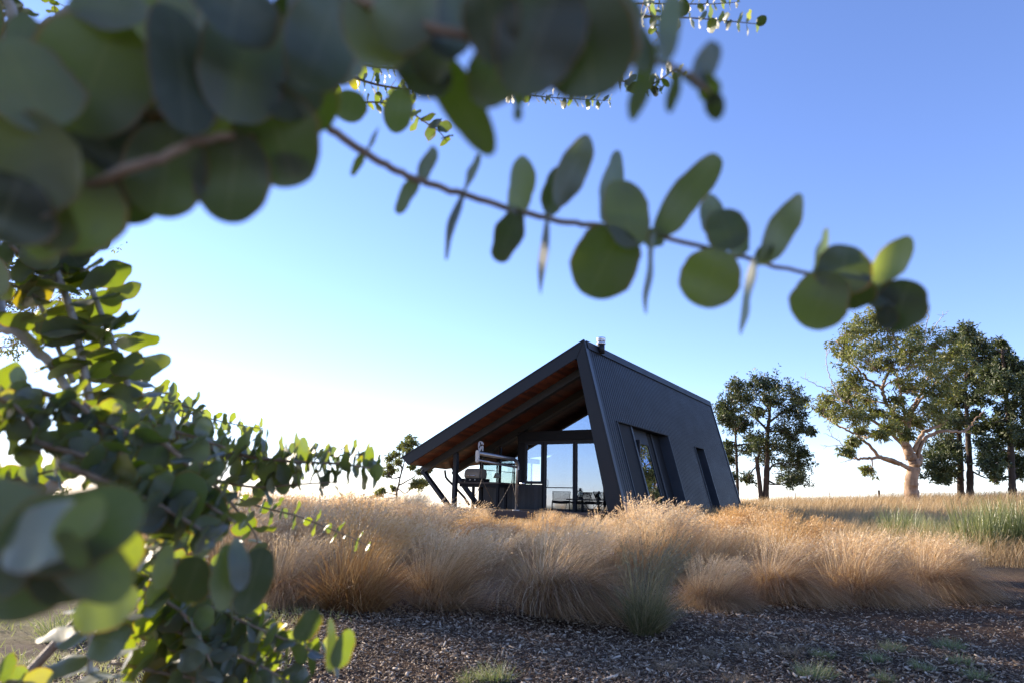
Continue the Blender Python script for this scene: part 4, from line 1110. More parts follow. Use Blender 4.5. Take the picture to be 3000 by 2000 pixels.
def px_tree(cv, D, basepx, trunks, limbs, clumps, depth=None, rsc=1.0, dead=(), seed=0, zfix=None, **kw):
    """cv: crop coords -> photo px; everything at distance D, crown given real depth"""
    rng = np.random.default_rng(seed + 100)
    crown_r = depth
    def W(p, dd=0): return at(*cv(p[0], p[1]), D + dd)
    k = D / F_PX
    def path(pl, spread):
        dd = rng.uniform(-spread, spread); n = len(pl)
        return [W(p, dd * i / max(1, n - 1)) for i, p in enumerate(pl)]
    s = cv(1, 0)[0] - cv(0, 0)[0]
    T = [(path(p, .3), a * s * k, b * s * k) for p, a, b in trunks]
    T[0] = (T[0][0], T[0][1], T[0][2])
    b0 = T[0][0][0]; zg = gz(b0[0], b0[1])
    base = np.array([b0[0], b0[1], min(zg, b0[2])])
    for p, a, b in T:
        if abs(p[0][2] - b0[2]) < 1.0: p.insert(0, np.array([p[0][0], p[0][1], gz(p[0][0], p[0][1]) - .2]))
    Lm = [(path(p, crown_r * .6), a * s * k, b * s * k) for p, a, b in limbs]
    Dm = [(path(p, crown_r * .3), a * s * k, b * s * k) for p, a, b in dead]
    cl = [(W((x, y), rng.uniform(-1, 1) * crown_r), r * s * k * rsc) for x, y, r in clumps]
    return build_tree(base=base, trunks=T, limbs=Lm, clumps=cl, dead=Dm, seed=seed, **kw)

cv4 = lambda x, y: (2050 + x / 2.376, 900 + y / 2.376)
# the pale gum
px_tree(cv4, 44, None,
    [([(1482, 1335), (1470, 1240), (1480, 1160), (1500, 1090), (1470, 1030), (1440, 960)], 52, 26)],
    [([(1470, 1130), (1400, 1085), (1290, 1045), (1150, 1050), (1080, 1040), (1010, 985)], 17, 4),
     ([(1450, 1060), (1410, 950), (1290, 850), (1180, 770), (1090, 700), (1000, 640)], 17, 4),
     ([(1390, 1090), (1260, 1040), (1180, 960), (1080, 880), (945, 815), (860, 745)], 15, 3),
     ([(1450, 1000), (1440, 900), (1465, 760), (1490, 680), (1560, 560), (1610, 440)], 20, 5),
     ([(1425, 960), (1385, 850), (1340, 720), (1285, 640), (1265, 560), (1195, 515), (1100, 430), (1020, 320), (960, 240)], 18, 4),
     ([(1510, 1040), (1560, 920), (1680, 860), (1840, 860), (1900, 800), (1990, 710)], 16, 3),
     ([(1490, 1000), (1560, 870), (1700, 800), (1780, 600)], 17, 4),
     ([(1265, 560), (1330, 420), (1400, 300)], 10, 3),
     ([(1440, 880), (1420, 700), (1390, 560), (1350, 400)], 11, 3),
     ([(1460, 760), (1540, 640), (1660, 500), (1720, 380)], 10, 3),
     ([(1500, 1080), (1530, 1060), (1520, 1010)], 30, 16)],
    [(1120, 110, 70), (1060, 170, 60), (1180, 180, 80), (1260, 80, 60), (1340, 170, 90), (1240, 270, 80), (1010, 250, 60), (1000, 330, 50), (1130, 330, 80), (1420, 280, 90), (1500, 180, 60),
     (1330, 370, 70), (1230, 400, 60), (1480, 400, 90), (1580, 330, 90), (1660, 260, 70), (1700, 350, 80), (1600, 460, 90), (1720, 470, 80), (1060, 480, 50), (1040, 560, 70), (1130, 560, 70),
     (1000, 620, 60), (890, 650, 50), (860, 705, 45), (940, 720, 60), (1050, 720, 70), (1120, 760, 60), (1160, 650, 50), (1420, 520, 70), (1500, 560, 80), (1640, 580, 80), (1350, 760, 60),
     (1420, 780, 60), (1320, 830, 40), (1580, 700, 80), (1660, 720, 70), (1740, 600, 70), (1520, 800, 60), (1030, 1000, 26), (1070, 930, 26), (1130, 850, 36), (1440, 880, 36), (1170, 1130, 26),
     (1250, 880, 26), (1800, 420, 60), (1790, 300, 50), (1380, 640, 40), (1220, 720, 36), (1480, 300, 60)],
    depth=2.6, dead=[([(1540, 300), (1570, 180), (1590, 60), (1560, -10)], 5, 1.6), ([(1570, 250), (1620, 160), (1670, 90), (1725, 25)], 4, 1.4), ([(1600, 280), (1690, 190), (1740, 130)], 4, 1.4),
                     ([(1000, 640), (960, 600), (900, 470), (880, 360), (895, 290)], 5, 1.4), ([(1000, 640), (900, 580), (800, 530), (710, 478)], 5, 1.4), ([(1010, 985), (960, 920), (870, 878)], 4, 1.3),
                     ([(1080, 1040), (1000, 965), (870, 965)], 4, 1.3), ([(1150, 1050), (1060, 1055), (980, 1080)], 3.5, 1.3)],
    seed=21, name='gum_tree', label='big pale trunked gum tree with a twisted hollow trunk and bare dead twigs', cat='tree', barkm=MT['gumbark'], leafm=MT['gumleaf'], leaf=(.27, .08), per=26, num=24, droop=.5)

PAIR = 'dark trees on the rise'
# the spreading dark tree beside the cabin
px_tree(cv4, 58, None,
    [([(460, 1312), (465, 1180), (472, 1000), (475, 850), (490, 700), (480, 560)], 24, 4), ([(425, 1312), (412, 1180), (400, 1090), (395, 1040)], 17, 12)],
    [([(475, 860), (400, 780), (300, 700), (240, 620)], 9, 3), ([(475, 860), (560, 860), (660, 880), (780, 850)], 9, 3), ([(478, 800), (560, 740), (660, 690), (700, 640)], 9, 3), ([(490, 720), (430, 640), (380, 560)], 8, 3),
     ([(490, 680), (550, 600), (640, 560)], 7, 3), ([(470, 1150), (520, 1090), (600, 1080)], 8, 3), ([(400, 1060), (430, 980), (470, 950)], 9, 3), ([(400, 1100), (360, 1140), (330, 1190)], 6, 2)],
    [(360, 540, 64), (430, 530, 60), (500, 540, 60), (640, 590, 66), (695, 650, 46), (260, 560, 54), (225, 620, 40), (480, 640, 66), (580, 720, 76), (680, 720, 56), (700, 830, 50), (400, 720, 54), (560, 840, 70), (640, 900, 56),
     (770, 860, 26), (520, 960, 80), (640, 980, 70), (700, 1080, 56), (600, 1090, 80), (690, 1180, 46), (620, 1190, 64), (430, 920, 54), (460, 1020, 54), (715, 1020, 36), (320, 640, 40)],
    depth=2.2, seed=31, name='cypress_tree', label='wide dark cypress with two trunks right of the cabin', cat='tree', barkm=MT['bark'], leafm=MT['cypress'], leaf=(.28, .10), per=32, num=23, droop=.1, group=PAIR)
px_tree(cv4, 59, None,
    [([(264, 1312), (260, 1150), (255, 1000), (250, 900), (245, 780)], 13, 4)],
    [([(254, 940), (200, 930), (150, 940)], 6, 2), ([(254, 960), (330, 950), (390, 980)], 8, 3), ([(250, 880), (200, 800), (160, 740)], 5, 2), ([(250, 860), (300, 800), (330, 780)], 5, 2)],
    [(150, 720, 46), (180, 680, 36), (230, 720, 54), (290, 760, 54), (200, 800, 54), (260, 830, 54), (320, 820, 44), (165, 770, 36), (350, 900, 36), (205, 960, 28), (180, 1010, 28), (330, 1180, 34), (220, 1180, 20), (330, 980, 40), (385, 960, 40), (215, 1060, 24)],
    depth=1.6, seed=32, name='cypress_tree', label='slim single trunked dark tree directly against the cabin edge', cat='tree', barkm=MT['bark'], leafm=MT['cypress'], leaf=(.28, .10), per=30, num=20, droop=.1, group=PAIR)
px_tree(cv4, 52, None,
    [([(1882, 1282), (1880, 1100), (1868, 900), (1860, 760), (1850, 560), (1860, 300)], 26, 5)],
    [([(1862, 700), (1930, 620), (2000, 520)], 8, 3), ([(1855, 600), (1780, 520), (1740, 460)], 8, 3), ([(1880, 1130), (1980, 1180), (2080, 1190)], 7, 2), ([(1856, 480), (1930, 380), (2020, 340)], 7, 2)],
    [(1850, 170, 56), (1900, 230, 60), (1960, 280, 60), (1790, 220, 46), (1840, 320, 70), (1930, 360, 76), (2020, 360, 60), (2040, 440, 50), (1880, 480, 76), (1970, 500, 74), (1760, 560, 56), (1830, 640, 64), (1930, 640, 56), (1800, 760, 40), (1920, 760, 40), (2060, 1180, 26), (1990, 560, 50), (1940, 850, 30)],
    depth=2.2, seed=33, name='cypress_tree', label='tall dark cypress behind the gum, with a thick straight trunk', cat='tree', barkm=MT['bark'], leafm=MT['cypress'], leaf=(.27, .10), per=32, num=27, droop=.1, group=PAIR)
px_tree(cv4, 54, None,
    [([(1815, 1258), (1815, 1100), (1805, 900), (1800, 700), (1795, 560)], 25, 6)],
    [([(1810, 1000), (1740, 950), (1680, 930)], 7, 2), ([(1812, 1090), (1720, 1080), (1620, 1050)], 7, 2), ([(1804, 880), (1740, 820), (1690, 800)], 6, 2), ([(1812, 1130), (1740, 1150), (1670, 1170)], 6, 2)],
    [(1720, 900, 66), (1660, 960, 66), (1600, 1030, 56), (1700, 1050, 76), (1640, 1140, 50), (1720, 1150, 66), (1780, 1000, 50), (1690, 1190, 36), (1750, 780, 56), (1680, 820, 50), (1620, 1090, 44), (1760, 660, 50), (1840, 800, 40)],
    depth=2.0, seed=34, name='cypress_tree', label='dark cypress with low dense skirts close behind the gum trunk', cat='tree', barkm=MT['bark'], leafm=MT['cypress'], leaf=(.27, .10), per=32, num=28, droop=.15, group=PAIR)
px_tree(cv4, 50, None,
    [([(2178, 1292), (2172, 1150), (2160, 900), (2140, 700), (2125, 500), (2105, 300), (2098, 250)], 27, 3)],
    [([(2165, 1000), (2080, 980), (1990, 960)], 7, 2), ([(2168, 1060), (2090, 1080), (2020, 1080)], 7, 2), ([(2150, 800), (2210, 760), (2260, 700)], 7, 2), ([(2150, 780), (2090, 790), (2040, 800)], 7, 2)],
    [(2098, 255, 18), (2108, 310, 28), (2150, 360, 30), (2080, 420, 46), (2170, 430, 56), (2230, 420, 46), (2120, 500, 66), (2200, 540, 66), (2250, 600, 50), (2080, 560, 50), (2200, 680, 60), (2120, 720, 60), (2040, 800, 46), (2200, 850, 60), (2120, 880, 56), (2050, 960, 56),
     (1980, 950, 46), (2020, 1080, 56), (2000, 1030, 40), (2120, 1050, 56), (2210, 1050, 50), (2220, 1140, 36), (2240, 950, 40), (2060, 1140, 36), (2280, 760, 60), (2270, 500, 50), (2290, 900, 50), (2280, 1080, 40)],
    depth=2.0, seed=35, name='cypress_tree', label='pointed dark cypress at the right edge of the photo', cat='tree', barkm=MT['bark'], leafm=MT['cypress'], leaf=(.27, .10), per=32, num=27, droop=.15, group=PAIR)
cvl = lambda x, y: (1100 + x / 4.9, 1200 + y / 4.9)
px_tree(cvl, 42, None,
    [([(300, 1300), (305, 1190), (335, 1060), (355, 960), (400, 800), (440, 600), (480, 450)], 17, 5)],
    [([(330, 1080), (430, 1030), (560, 950), (640, 830)], 12, 4), ([(350, 960), (240, 980), (170, 860)], 10, 4), ([(390, 840), (300, 740), (210, 690)], 9, 3), ([(470, 1050), (560, 1060), (640, 1060)], 8, 3), ([(370, 920), (370, 800), (400, 700)], 7, 3)],
    [(500, 400, 50), (440, 480, 60), (540, 470, 50), (360, 520, 44), (470, 570, 60), (300, 640, 54), (200, 680, 54), (320, 740, 60), (200, 800, 54), (150, 900, 54), (250, 860, 54), (600, 1040, 60), (680, 1020, 60), (560, 1080, 44), (650, 1100, 44), (520, 820, 34), (640, 880, 44), (40, 1200, 44), (90, 1150, 34), (750, 860, 34), (260, 1120, 34)],
    depth=1.3, seed=36, name='gnarled_tree', label='small gnarled tree standing behind the low end of the roof', cat='tree', barkm=MT['bark'], leafm=MT['gumleaf'], leaf=(.18, .065), per=14, num=26, droop=.4, flat=.8)
cvf = lambda x, y: (x / 1.845, 650 + y / 1.845)
px_tree(cvf, 46, None, [([(250, 1620), (245, 1540), (225, 1430), (200, 1370)], 9, 3)], [([(230, 1450), (300, 1430)], 4, 2)],
    [(160, 1345, 24), (190, 1360, 24), (220, 1380, 34), (280, 1420, 40), (320, 1430, 34), (230, 1430, 34), (150, 1430, 30), (340, 1470, 30)], depth=1.0, seed=37,
    name='distant_tree', label='distant small tree seen through a gap at the left edge', cat='tree', barkm=MT['bark'], leafm=MT['gumleaf'], leaf=(.2, .06), per=12, num=16, droop=.3)

# fence on the rise
def fence():
    xs = [(2431, 1447, .035), (2576, 1451, .09), (2751, 1441, .035), (2913, 1434, .04), (2330, 1452, .035), (3060, 1428, .05)]
    pts = sorted([(px, py, w) for px, py, w in xs])
    P = []
    D = 66
    for px, py, w in pts:
        q = at(px, py, D); P.append((q[0], q[1], gz(q[0], q[1]), w))
    root = thing('wire_fence', 'thin post and wire fence along the skyline behind the gum', 'fence', P[2][:3])
    B = np.array(P[2][:3])
    for x, y, z, w in P:
        MB().tube(np.array([(x, y, z - .2), (x, y, z + 1.25 + (0.15 if w > .08 else 0))]) - B, w * 1.2, 8).build('fence_post', MT['bark'] if w > .05 else MT['wire'], root)
    wm = MB()
    for h in (.35, .7, 1.05):
        wm.tube(np.array([(x, y, z + h) for x, y, z, w in P]) - B, .009, 4, False)
    wm.build('wire', MT['wire'], root)
fence()

# ------------------------------------------------------------------ silver leaved eucalypts close to the lens
OV = 3000 / 2352.0
ST = (1 - np.cos(np.linspace(0, math.pi, 17))) / 2
def shape(s, tip):
    b = np.sqrt(np.clip(1 - (2 * s - 1) ** 2, 0, 1)) ** .85
    return b * (1 - tip * np.clip(s - .55, 0, 1))
def leafmesh(B, A, N, L, Wd, cup, bend, tip, rng):
    """round leaves: B base, A axis, N blade normal, all (n,3)"""
    n = len(L); A = unit(A); N = unit(N - A * (N * A).sum(1, keepdims=True)); Sd = np.cross(N, A)
    K = len(ST)
    w = Wd[:, None] * .5 * np.stack([shape(ST, t) for t in tip]) * (1 + .05 * np.sin(6.283 * (ST[None] * rng.uniform(.6, 1.8, (n, 1)) + rng.random((n, 1)))) + .02 * np.sin(6.283 * (ST[None] * 4 + rng.random((n, 1)))))
    pos = B[:, None] + A[:, None] * (L[:, None] * ST[None])[..., None] + N[:, None] * (bend[:, None] * L[:, None] * (ST[None] ** 2))[..., None]
    wav = .045 * np.sin(6.283 * (ST[None, :, None] * rng.uniform(.8, 2.2, (n, 1, 2)) + rng.random((n, 1, 2)))) * Wd[:, None, None]
    Lf = pos - Sd[:, None] * w[..., None] + N[:, None] * (cup[:, None] * w + wav[..., 0] * (w > 0.001))[..., None]
    Rt = pos + Sd[:, None] * w[..., None] + N[:, None] * (cup[:, None] * w + wav[..., 1] * (w > 0.001))[..., None]
    V = np.stack([Lf, pos, Rt], 2)                     # n,K,3,3
    b = (np.arange(n) * K * 3)[:, None] + np.arange(K - 1)[None] * 3
    F = np.concatenate([np.stack([b, b + 1, b + 4, b + 3], -1).reshape(-1, 4), np.stack([b + 1, b + 2, b + 5, b + 4], -1).reshape(-1, 4)])
    R = rng.random(n)
    return V.reshape(-1, 3), F, np.concatenate([np.repeat(R, K - 1), np.repeat(R, K - 1)])

def frame(T):
    u = np.cross(T, (0, 0, 1.)); 
    if np.linalg.norm(u) < .1: u = np.cross(T, (0, 1., 0))
    return unit(u), unit(np.cross(T, unit(u)))

def spray(root, pts, n, L, r=(.004, .0015), end=.6, ang=15, face=None, jit=.30, start=.04, wr=.92, stemm='stem', seed=0, roll0=0.0, skip=0.0, cup=.12, stemless=False):
    """one leafy branch: pts = [(px,py,distance)...]; n pairs of opposite leaves, each pair turned a quarter from the last"""
    rng = np.random.default_rng(seed + 500)
    P = polyline([at(*p) for p in pts], 10)
    B0 = np.array(root.location)
    seg = np.linalg.norm(np.diff(P, axis=0), axis=1); cl = np.concatenate([[0], np.cumsum(seg)])
    u, v = frame(unit(P[-1] - P[0]))
    LB, LA, LN, LL, LW = [], [], [], [], []
    for i in range(n):
        f = start + (1 - start) * (i + .5) / n
        s = f * cl[-1]; j = min(np.searchsorted(cl, s) - 1, len(P) - 2); j = max(j, 0)
        q = P[j] + (P[j + 1] - P[j]) * ((s - cl[j]) / (seg[j] + 1e-9)); T = unit(P[j + 1] - P[j])
        ph = roll0 + (i % 2) * math.pi / 2 + rng.normal(0, .22)
        d = u * math.cos(ph) + v * math.sin(ph); d = unit(d - T * (d @ T))
        size = L * (1 - (1 - end) * f ** 1.5) * rng.uniform(.82, 1.12)
        for sg in (-1, 1):
            if rng.random() < skip: continue
            a = math.radians(ang) + rng.normal(0, jit * .6)
            ax = unit(d * sg * math.cos(a) + T * math.sin(a) + rng.normal(0, jit * .35, 3))
            nn = unit(T * math.cos(a) - d * sg * math.sin(a) + rng.normal(0, jit, 3))
            LB.append(q + ax * .06 * size); LA.append(ax); LN.append(nn); LL.append(size); LW.append(size * wr * rng.uniform(.85, 1.1))
    br = MB().tube(P - B0, np.linspace(r[0], r[1], len(P)), 8)
    bo = br.build('branch', MT[stemm], root, sm=True)
    m = len(LL); LB = np.array(LB)
    V, F, R = leafmesh(LB - B0, np.array(LA), np.array(LN), np.array(LL), np.array(LW), cup + .1 * rng.random(m), rng.normal(0, .10, m), .15 + .4 * rng.random(m), rng)
    if root.name.startswith('eucalyptus_shrub'): R = .42 + .56 * R          # shrub leaves tinted brighter, standing in for sun shining through them
    raw('leaves', V, F, MT['euc'], bo, True, {'rnd': ('FACE', R), 'ac': ('POINT', np.tile([1., 0., 1.], len(V) // 3))})
    return bo

def placed(root, parent, items, name='leaves', seed=0):
    """leaves whose outline the photo shows: (cx, cy, length px, width px, angle deg of axis, distance, tilt, roll)
    angle 0 points right, 90 up; tilt turns the tip away from the lens, roll turns the blade about its axis"""
    rng = np.random.default_rng(seed + 900); B0 = np.array(root.location)
    LB, LA, LN, LL, LW = [], [], [], [], []
    for cx, cy, ln, wd, an_, d, tilt, roll in items:
        k = d / F_PX; a = math.radians(an_); t = math.radians(tilt); ro = math.radians(roll)
        c = at(cx, cy, d); ax2 = RT * math.cos(a) + UP * math.sin(a)
        vw = unit(ray(cx, cy))
        axis = unit(ax2 * math.cos(t) + vw * math.sin(t))
        nrm = unit(-vw - axis * (-vw @ axis)); sdv = np.cross(axis, nrm)
        nn = nrm * math.cos(ro) + sdv * math.sin(ro)
        Lm = ln * k / max(.25, math.cos(t)); Wm = wd * k / max(.22, abs(math.cos(ro)))
        LB.append(c - axis * Lm / 2); LA.append(axis); LN.append(nn); LL.append(Lm); LW.append(Wm)
    m = len(LL)
    V, F, R = leafmesh(np.array(LB) - B0, np.array(LA), np.array(LN), np.array(LL), np.array(LW), .04 + .10 * rng.random(m), rng.normal(0, .05, m), .05 + .25 * rng.random(m), rng)
    R = R * .85
    return raw(name, V, F, MT['euc'], parent, True, {'rnd': ('FACE', R), 'ac': ('POINT', np.tile([1., 0., 1.], len(V) // 3))})

def stem(root, pts, r0, r1, m='stem', name='branch'):
    P = polyline([at(*p) for p in pts], 10); B0 = np.array(root.location)
    P = P + np.random.default_rng(3).normal(0, r0 * .12, P.shape)
    return MB().tube(P - B0, np.linspace(r0, r1, len(P)), 10).build(name, MT[m], root, sm=True)

# ---- the tree whose boughs hang over the lens
tb_ = np.array([-2.7, .35, gz(-2.7, .35)])
EU = thing('eucalyptus_tree', 'silver leaved eucalypt whose blurred boughs hang across the top of the photo', 'tree', tb_)
tr = MB()
tP = polyline([tb_ + np.array(o) for o in ((0, 0, -.1), (.05, .03, .8), (.0, .08, 1.6), (.12, .1, 2.4), (.1, .15, 3.2))]) - tb_
tr.tube(tP, np.linspace(.12, .05, len(tP)), 12); tr.build('trunk', MT['palestem'], EU, sm=True)
# bough from the trunk to the picture's top left corner
def bough(root, pts, r0, r1, m='stem'):
    P = polyline([np.array(p, float) for p in pts], 10) - np.array(root.location)
    return MB().tube(P, np.linspace(r0, r1, len(P)), 9).build('branch', MT[m], root, sm=True)
A0 = at(-160, 330, .46)
bough(EU, [tb_ + np.array((.0, .08, 1.5)), (-1.4, .4, 1.9), (-.75, .5, 1.55), A0], .03, .007)
hero = stem(EU, [(-160, 330, .46), (300, 345, .40), (620, 310, .42), (850, 260, .46), (930, 350, .49), (1075, 450, .52), (1190, 515, .54), (1360, 570, .55), (1600, 640, .555), (1800, 668, .56), (1960, 698, .56), (2200, 762, .57), (2380, 805, .575), (2560, 850, .58), (2655, 872, .58)], .0042, .0013)
D = .555
placed(EU, hero, [
    # node pairs along the clear part of the branch
    (1049, 482, 74, 26, 242, D, 20, 30), (1090, 408, 95, 12, 60, D, 35, 74),
    (1252, 480, 112, 46, 62, D, 20, 50), (1196, 572, 125, 44, 240, D, 15, 55),
    (1376, 505, 120, 22, 70, D, 30, 72), (1322, 660, 200, 26, 250, D, 20, 70),
    (1530, 540, 190, 82, 76, D, 10, 25), (1490, 690, 165, 84, 250, D, 10, 35),
    (1676, 500, 235, 88, 65, D, 12, 30), (1625, 560, 150, 72, 74, D + .02, 5, 20), (1598, 745, 235, 22, 266, D, 25, 72),
    (1788, 545, 230, 62, 76, D + .03, 25, 45), (1835, 625, 215, 138, 100, D - .015, 18, 12), (1772, 770, 215, 200, 245, D - .012, 12, 8),
    (2010, 570, 300, 100, 52, D, 8, 38), (1908, 800, 235, 20, 265, D, 25, 74), (1915, 700, 60, 60, 200, D, 0, 30),
    (2085, 630, 130, 74, 82, D + .02, 18, 30), (2128, 672, 130, 122, 110, D - .01, 15, 8), (2082, 815, 175, 168, 250, D - .01, 10, 10), (2165, 705, 95, 70, 60, D, 30, 25),
    (2285, 672, 245, 78, 60, D, 10, 40), (2192, 870, 225, 26, 258, D, 20, 70), (2235, 745, 80, 40, 230, D, 0, 40),
    (2402, 735, 150, 26, 72, D, 30, 68), (2470, 790, 150, 160, 80, D - .008, 12, 10), (2402, 880, 175, 160, 250, D - .01, 10, 12), (2500, 850, 110, 120, 300, D, 15, 20),
    (2610, 765, 190, 86, 42, D, 12, 35), (2640, 895, 150, 140, 250, D, 12, 15), (2580, 860, 100, 100, 200, D + .01, 10, 20), (2685, 880, 60, 50, 330, D, 10, 20), (2600, 930, 70, 60, 260, D, 10, 25)], seed=1)
# the dark mass of big leaves nearest the lens
big = stem(EU, [(-200, 520, .40), (150, 560, .37), (420, 480, .36), (640, 400, .38), (820, 420, .42)], .004, .002)
o_ = lambda *a: (a[0] * OV, a[1] * OV, a[2] * OV, a[3] * OV, *a[4:])
placed(EU, big, [o_(*a) for a in [
    (220, 175, 270, 250, 250, .37, 10, 12), (60, 200, 250, 210, 120, .34, 10, 20), (70, 380, 260, 240, 200, .34, 12, 10), (150, 470, 220, 250, 250, .36, 10, 8),
    (250, 350, 240, 220, 300, .39, 10, 15), (380, 395, 210, 190, 260, .38, 8, 10), (535, 410, 205, 165, 262, .39, 8, 12), (640, 315, 230, 190, 290, .40, 10, 15), (675, 385, 90, 60, 340, .41, 10, 30),
    (420, 150, 340, 150, 95, .36, 14, 25), (560, 130, 320, 200, 80, .38, 12, 18), (480, 300, 240, 200, 200, .42, 10, 20), (640, 180, 230, 180, 120, .40, 10, 20), (330, 250, 220, 200, 30, .43, 10, 20),
    (740, 90, 250, 180, 70, .37, 12, 15), (700, 230, 150, 150, 300, .42, 15, 15), (100, 520, 160, 150, 220, .36, 10, 20), (20, 480, 160, 200, 250, .34, 10, 20), (300, 430, 170, 150, 250, .4, 12, 15),
    (805, 245, 72, 76, 260, .62, 8, 10), (915, 255, 100, 66, 262, .66, 8, 20), (860, 60, 220, 150, 100, .33, 12, 20), (930, 20, 200, 150, 60, .32, 10, 20), (960, 150, 190, 120, 120, .36, 10, 25), (540, 20, 160, 200, 80, .35, 12, 20), (250, 20, 200, 90, 170, .36, 10, 30)]], seed=2)
eg = np.random.default_rng(31); ex = []
while len(ex) < 46:
    cx, cy = eg.uniform(0, 1000), eg.uniform(-40, 560)
    if cy < 650 - .48 * max(cx, 250) and not (200 < cx < 470 and cy < 140): ex.append((cx, cy, eg.uniform(150, 250), eg.uniform(90, 190), eg.uniform(0, 360), eg.uniform(.40, .52), eg.uniform(-35, 40), eg.uniform(-45, 55)))
placed(EU, big, ex, seed=8)
top_ = stem(EU, [(780, -160, .36), (1100, 20, .33), (1400, 110, .33), (1700, 120, .34), (1960, 190, .36), (2080, 270, .37)], .0032, .0013)
placed(EU, top_, [o_(*a) for a in [
    (1060, 235, 270, 92, 300, .37, 10, 20), (985, 90, 190, 110, 280, .35, 10, 25), (1030, 40, 200, 120, 80, .34, 10, 20), (1130, 50, 190, 130, 280, .31, 10, 15), (1240, 90, 270, 200, 250, .31, 10, 10), (1345, 95, 260, 240, 280, .31, 10, 10), (1150, 150, 200, 130, 240, .35, 12, 20), (1410, 60, 170, 150, 60, .32, 10, 15),
    (1195, 215, 60, 34, 270, .37, 10, 30), (1190, 262, 34, 22, 270, .37, 10, 30),
    (1480, 190, 170, 48, 260, .36, 15, 30), (1535, 60, 200, 56, 80, .34, 20, 35), (1550, 210, 90, 30, 260, .36, 20, 45), (1620, 150, 130, 60, 62, .37, 15, 25), (1630, 205, 70, 50, 290, .37, 10, 20), (1642, 245, 60, 44, 275, .37, 10, 20), (1600, 180, 60, 34, 180, .37, 10, 30), (1470, 110, 120, 60, 100, .34, 10, 20)]], seed=3)
# twigs and finer sprays higher up, further away
stem(EU, [(-60, 140, 1.1), (40, 90, 1.1), (10, -40, 1.1)], .010, .007, 'palestem')
stem(EU, [(60, 200, 1.15), (128, 92, 1.15), (200, 40, 1.15), (270, -30, 1.15)], .011, .009, 'palestem')
stem(EU, [(250, 110, 1.2), (310, 68, 1.2), (440, 5, 1.2), (520, -60, 1.2)], .008, .007, 'stem')
stem(EU, [(380, 160, 1.3), (460, 138, 1.3), (620, 60, 1.3), (760, -40, 1.3)], .006, .004, 'stem')
spray(EU, [(20, -40, 1.2), (40, 40, 1.2), (60, 110, 1.2)], 5, .05, seed=10)
spray(EU, [(150, -30, 1.8), (160, 20, 1.8), (165, 60, 1.8)], 5, .028, (.002, .001), seed=11)
spray(EU, [(520, -40, 1.7), (600, 10, 1.7), (640, 80, 1.7)], 8, .04, seed=12)
spray(EU, [(560, 120, 1.9), (620, 60, 1.9), (650, -40, 1.9)], 8, .04, seed=13)
spray(EU, [(800, 150, 2.0), (900, 185, 2.0), (1000, 215, 2.0), (1110, 250, 2.0), (1230, 265, 2.0), (1330, 270, 2.05)], 26, .045, (.006, .002), seed=14)
spray(EU, [(880, 100, 2.1), (960, 150, 2.1), (1060, 190, 2.1), (1180, 200, 2.1), (1280, 170, 2.1)], 20, .045, (.006, .002), seed=15)
spray(EU, [(860, 230, 2.0), (920, 260, 2.0), (1000, 300, 2.0), (1100, 300, 2.0), (1190, 310, 2.0)], 16, .045, (.005, .002), seed=16)
spray(EU, [(1130, 290, 1.7), (1190, 320, 1.7), (1240, 355, 1.7), (1285, 385, 1.7), (1310, 415, 1.7)], 7, .046, (.003, .0012), end=.8, seed=17)
spray(EU, [(1380, 250, 2.3), (1480, 272, 2.3), (1600, 285, 2.3), (1700, 292, 2.3), (1790, 296, 2.3)], 24, .042, (.003, .001), end=.7, seed=18)
spray(EU, [(1780, 235, 2.0), (1850, 242, 2.0), (1900, 252, 2.0), (1940, 262, 2.0)], 9, .042, (.003, .001), seed=19)
spray(EU, [(1880, 270, 2.0), (1940, 230, 2.0), (1980, 205, 2.0), (2005, 222, 2.0)], 8, .036, (.003, .001), seed=20)
spray(EU, [(1850, 45, 1.9), (1950, 50, 1.9), (2050, 55, 1.9), (2150, 64, 1.9), (2228, 72, 1.9)], 13, .045, (.003, .001), end=.7, seed=21)
spray(EU, [(1860, 10, 2.3), (1980, 12, 2.3), (2090, 12, 2.3), (2170, 6, 2.3)], 13, .04, (.003, .001), seed=22)
spray(EU, [(1900, 20, 2.2), (1915, 70, 2.2), (1930, 110, 2.2), (1950, 130, 2.2)], 6, .04, (.003, .001), seed=23)
spray(EU, [(1200, 120, 2.1), (1270, 70, 2.1), (1330, 40, 2.1), (1400, 20, 2.1)], 9, .045, (.003, .001), seed=24)
spray(EU, [(1240, -30, 1.9), (1270, 30, 1.9), (1300, 60, 1.9)], 5, .05, (.003, .001), seed=25)
# the part of the crown beyond the left of the frame
oc = np.random.default_rng(77)
for k in range(9):
    a = tP[-1 - (k * 4) % 20] + tb_
    d_ = unit(np.array([oc.uniform(-1, .1), oc.uniform(-.6, 1.0), oc.uniform(.0, .8)]))
    e = a + d_ * oc.uniform(.8, 1.6)
    P = polyline([a, (a + e) / 2 + np.array([0, 0, .1]), e], 10)
    bo = MB().tube(P - tb_, np.linspace(.02, .004, len(P)), 7).build('branch', MT['stem'], EU, sm=True)
    n = 70; ii = oc.integers(5, len(P), n); q = P[ii] + oc.normal(0, .09, (n, 3))
    V, F, R = leafmesh(q - tb_, oc.normal(0, 1, (n, 3)), oc.normal(0, 1, (n, 3)), oc.uniform(.05, .075, n), oc.uniform(.045, .07, n), .05 + .1 * oc.random(n), oc.normal(0, .1, n), .2 + .3 * oc.random(n), oc)
    raw('leaves', V, F, MT['euc'], bo, True, {'rnd': ('FACE', R), 'ac': ('POINT', np.tile([1., 0., 1.], len(V) // 3))})

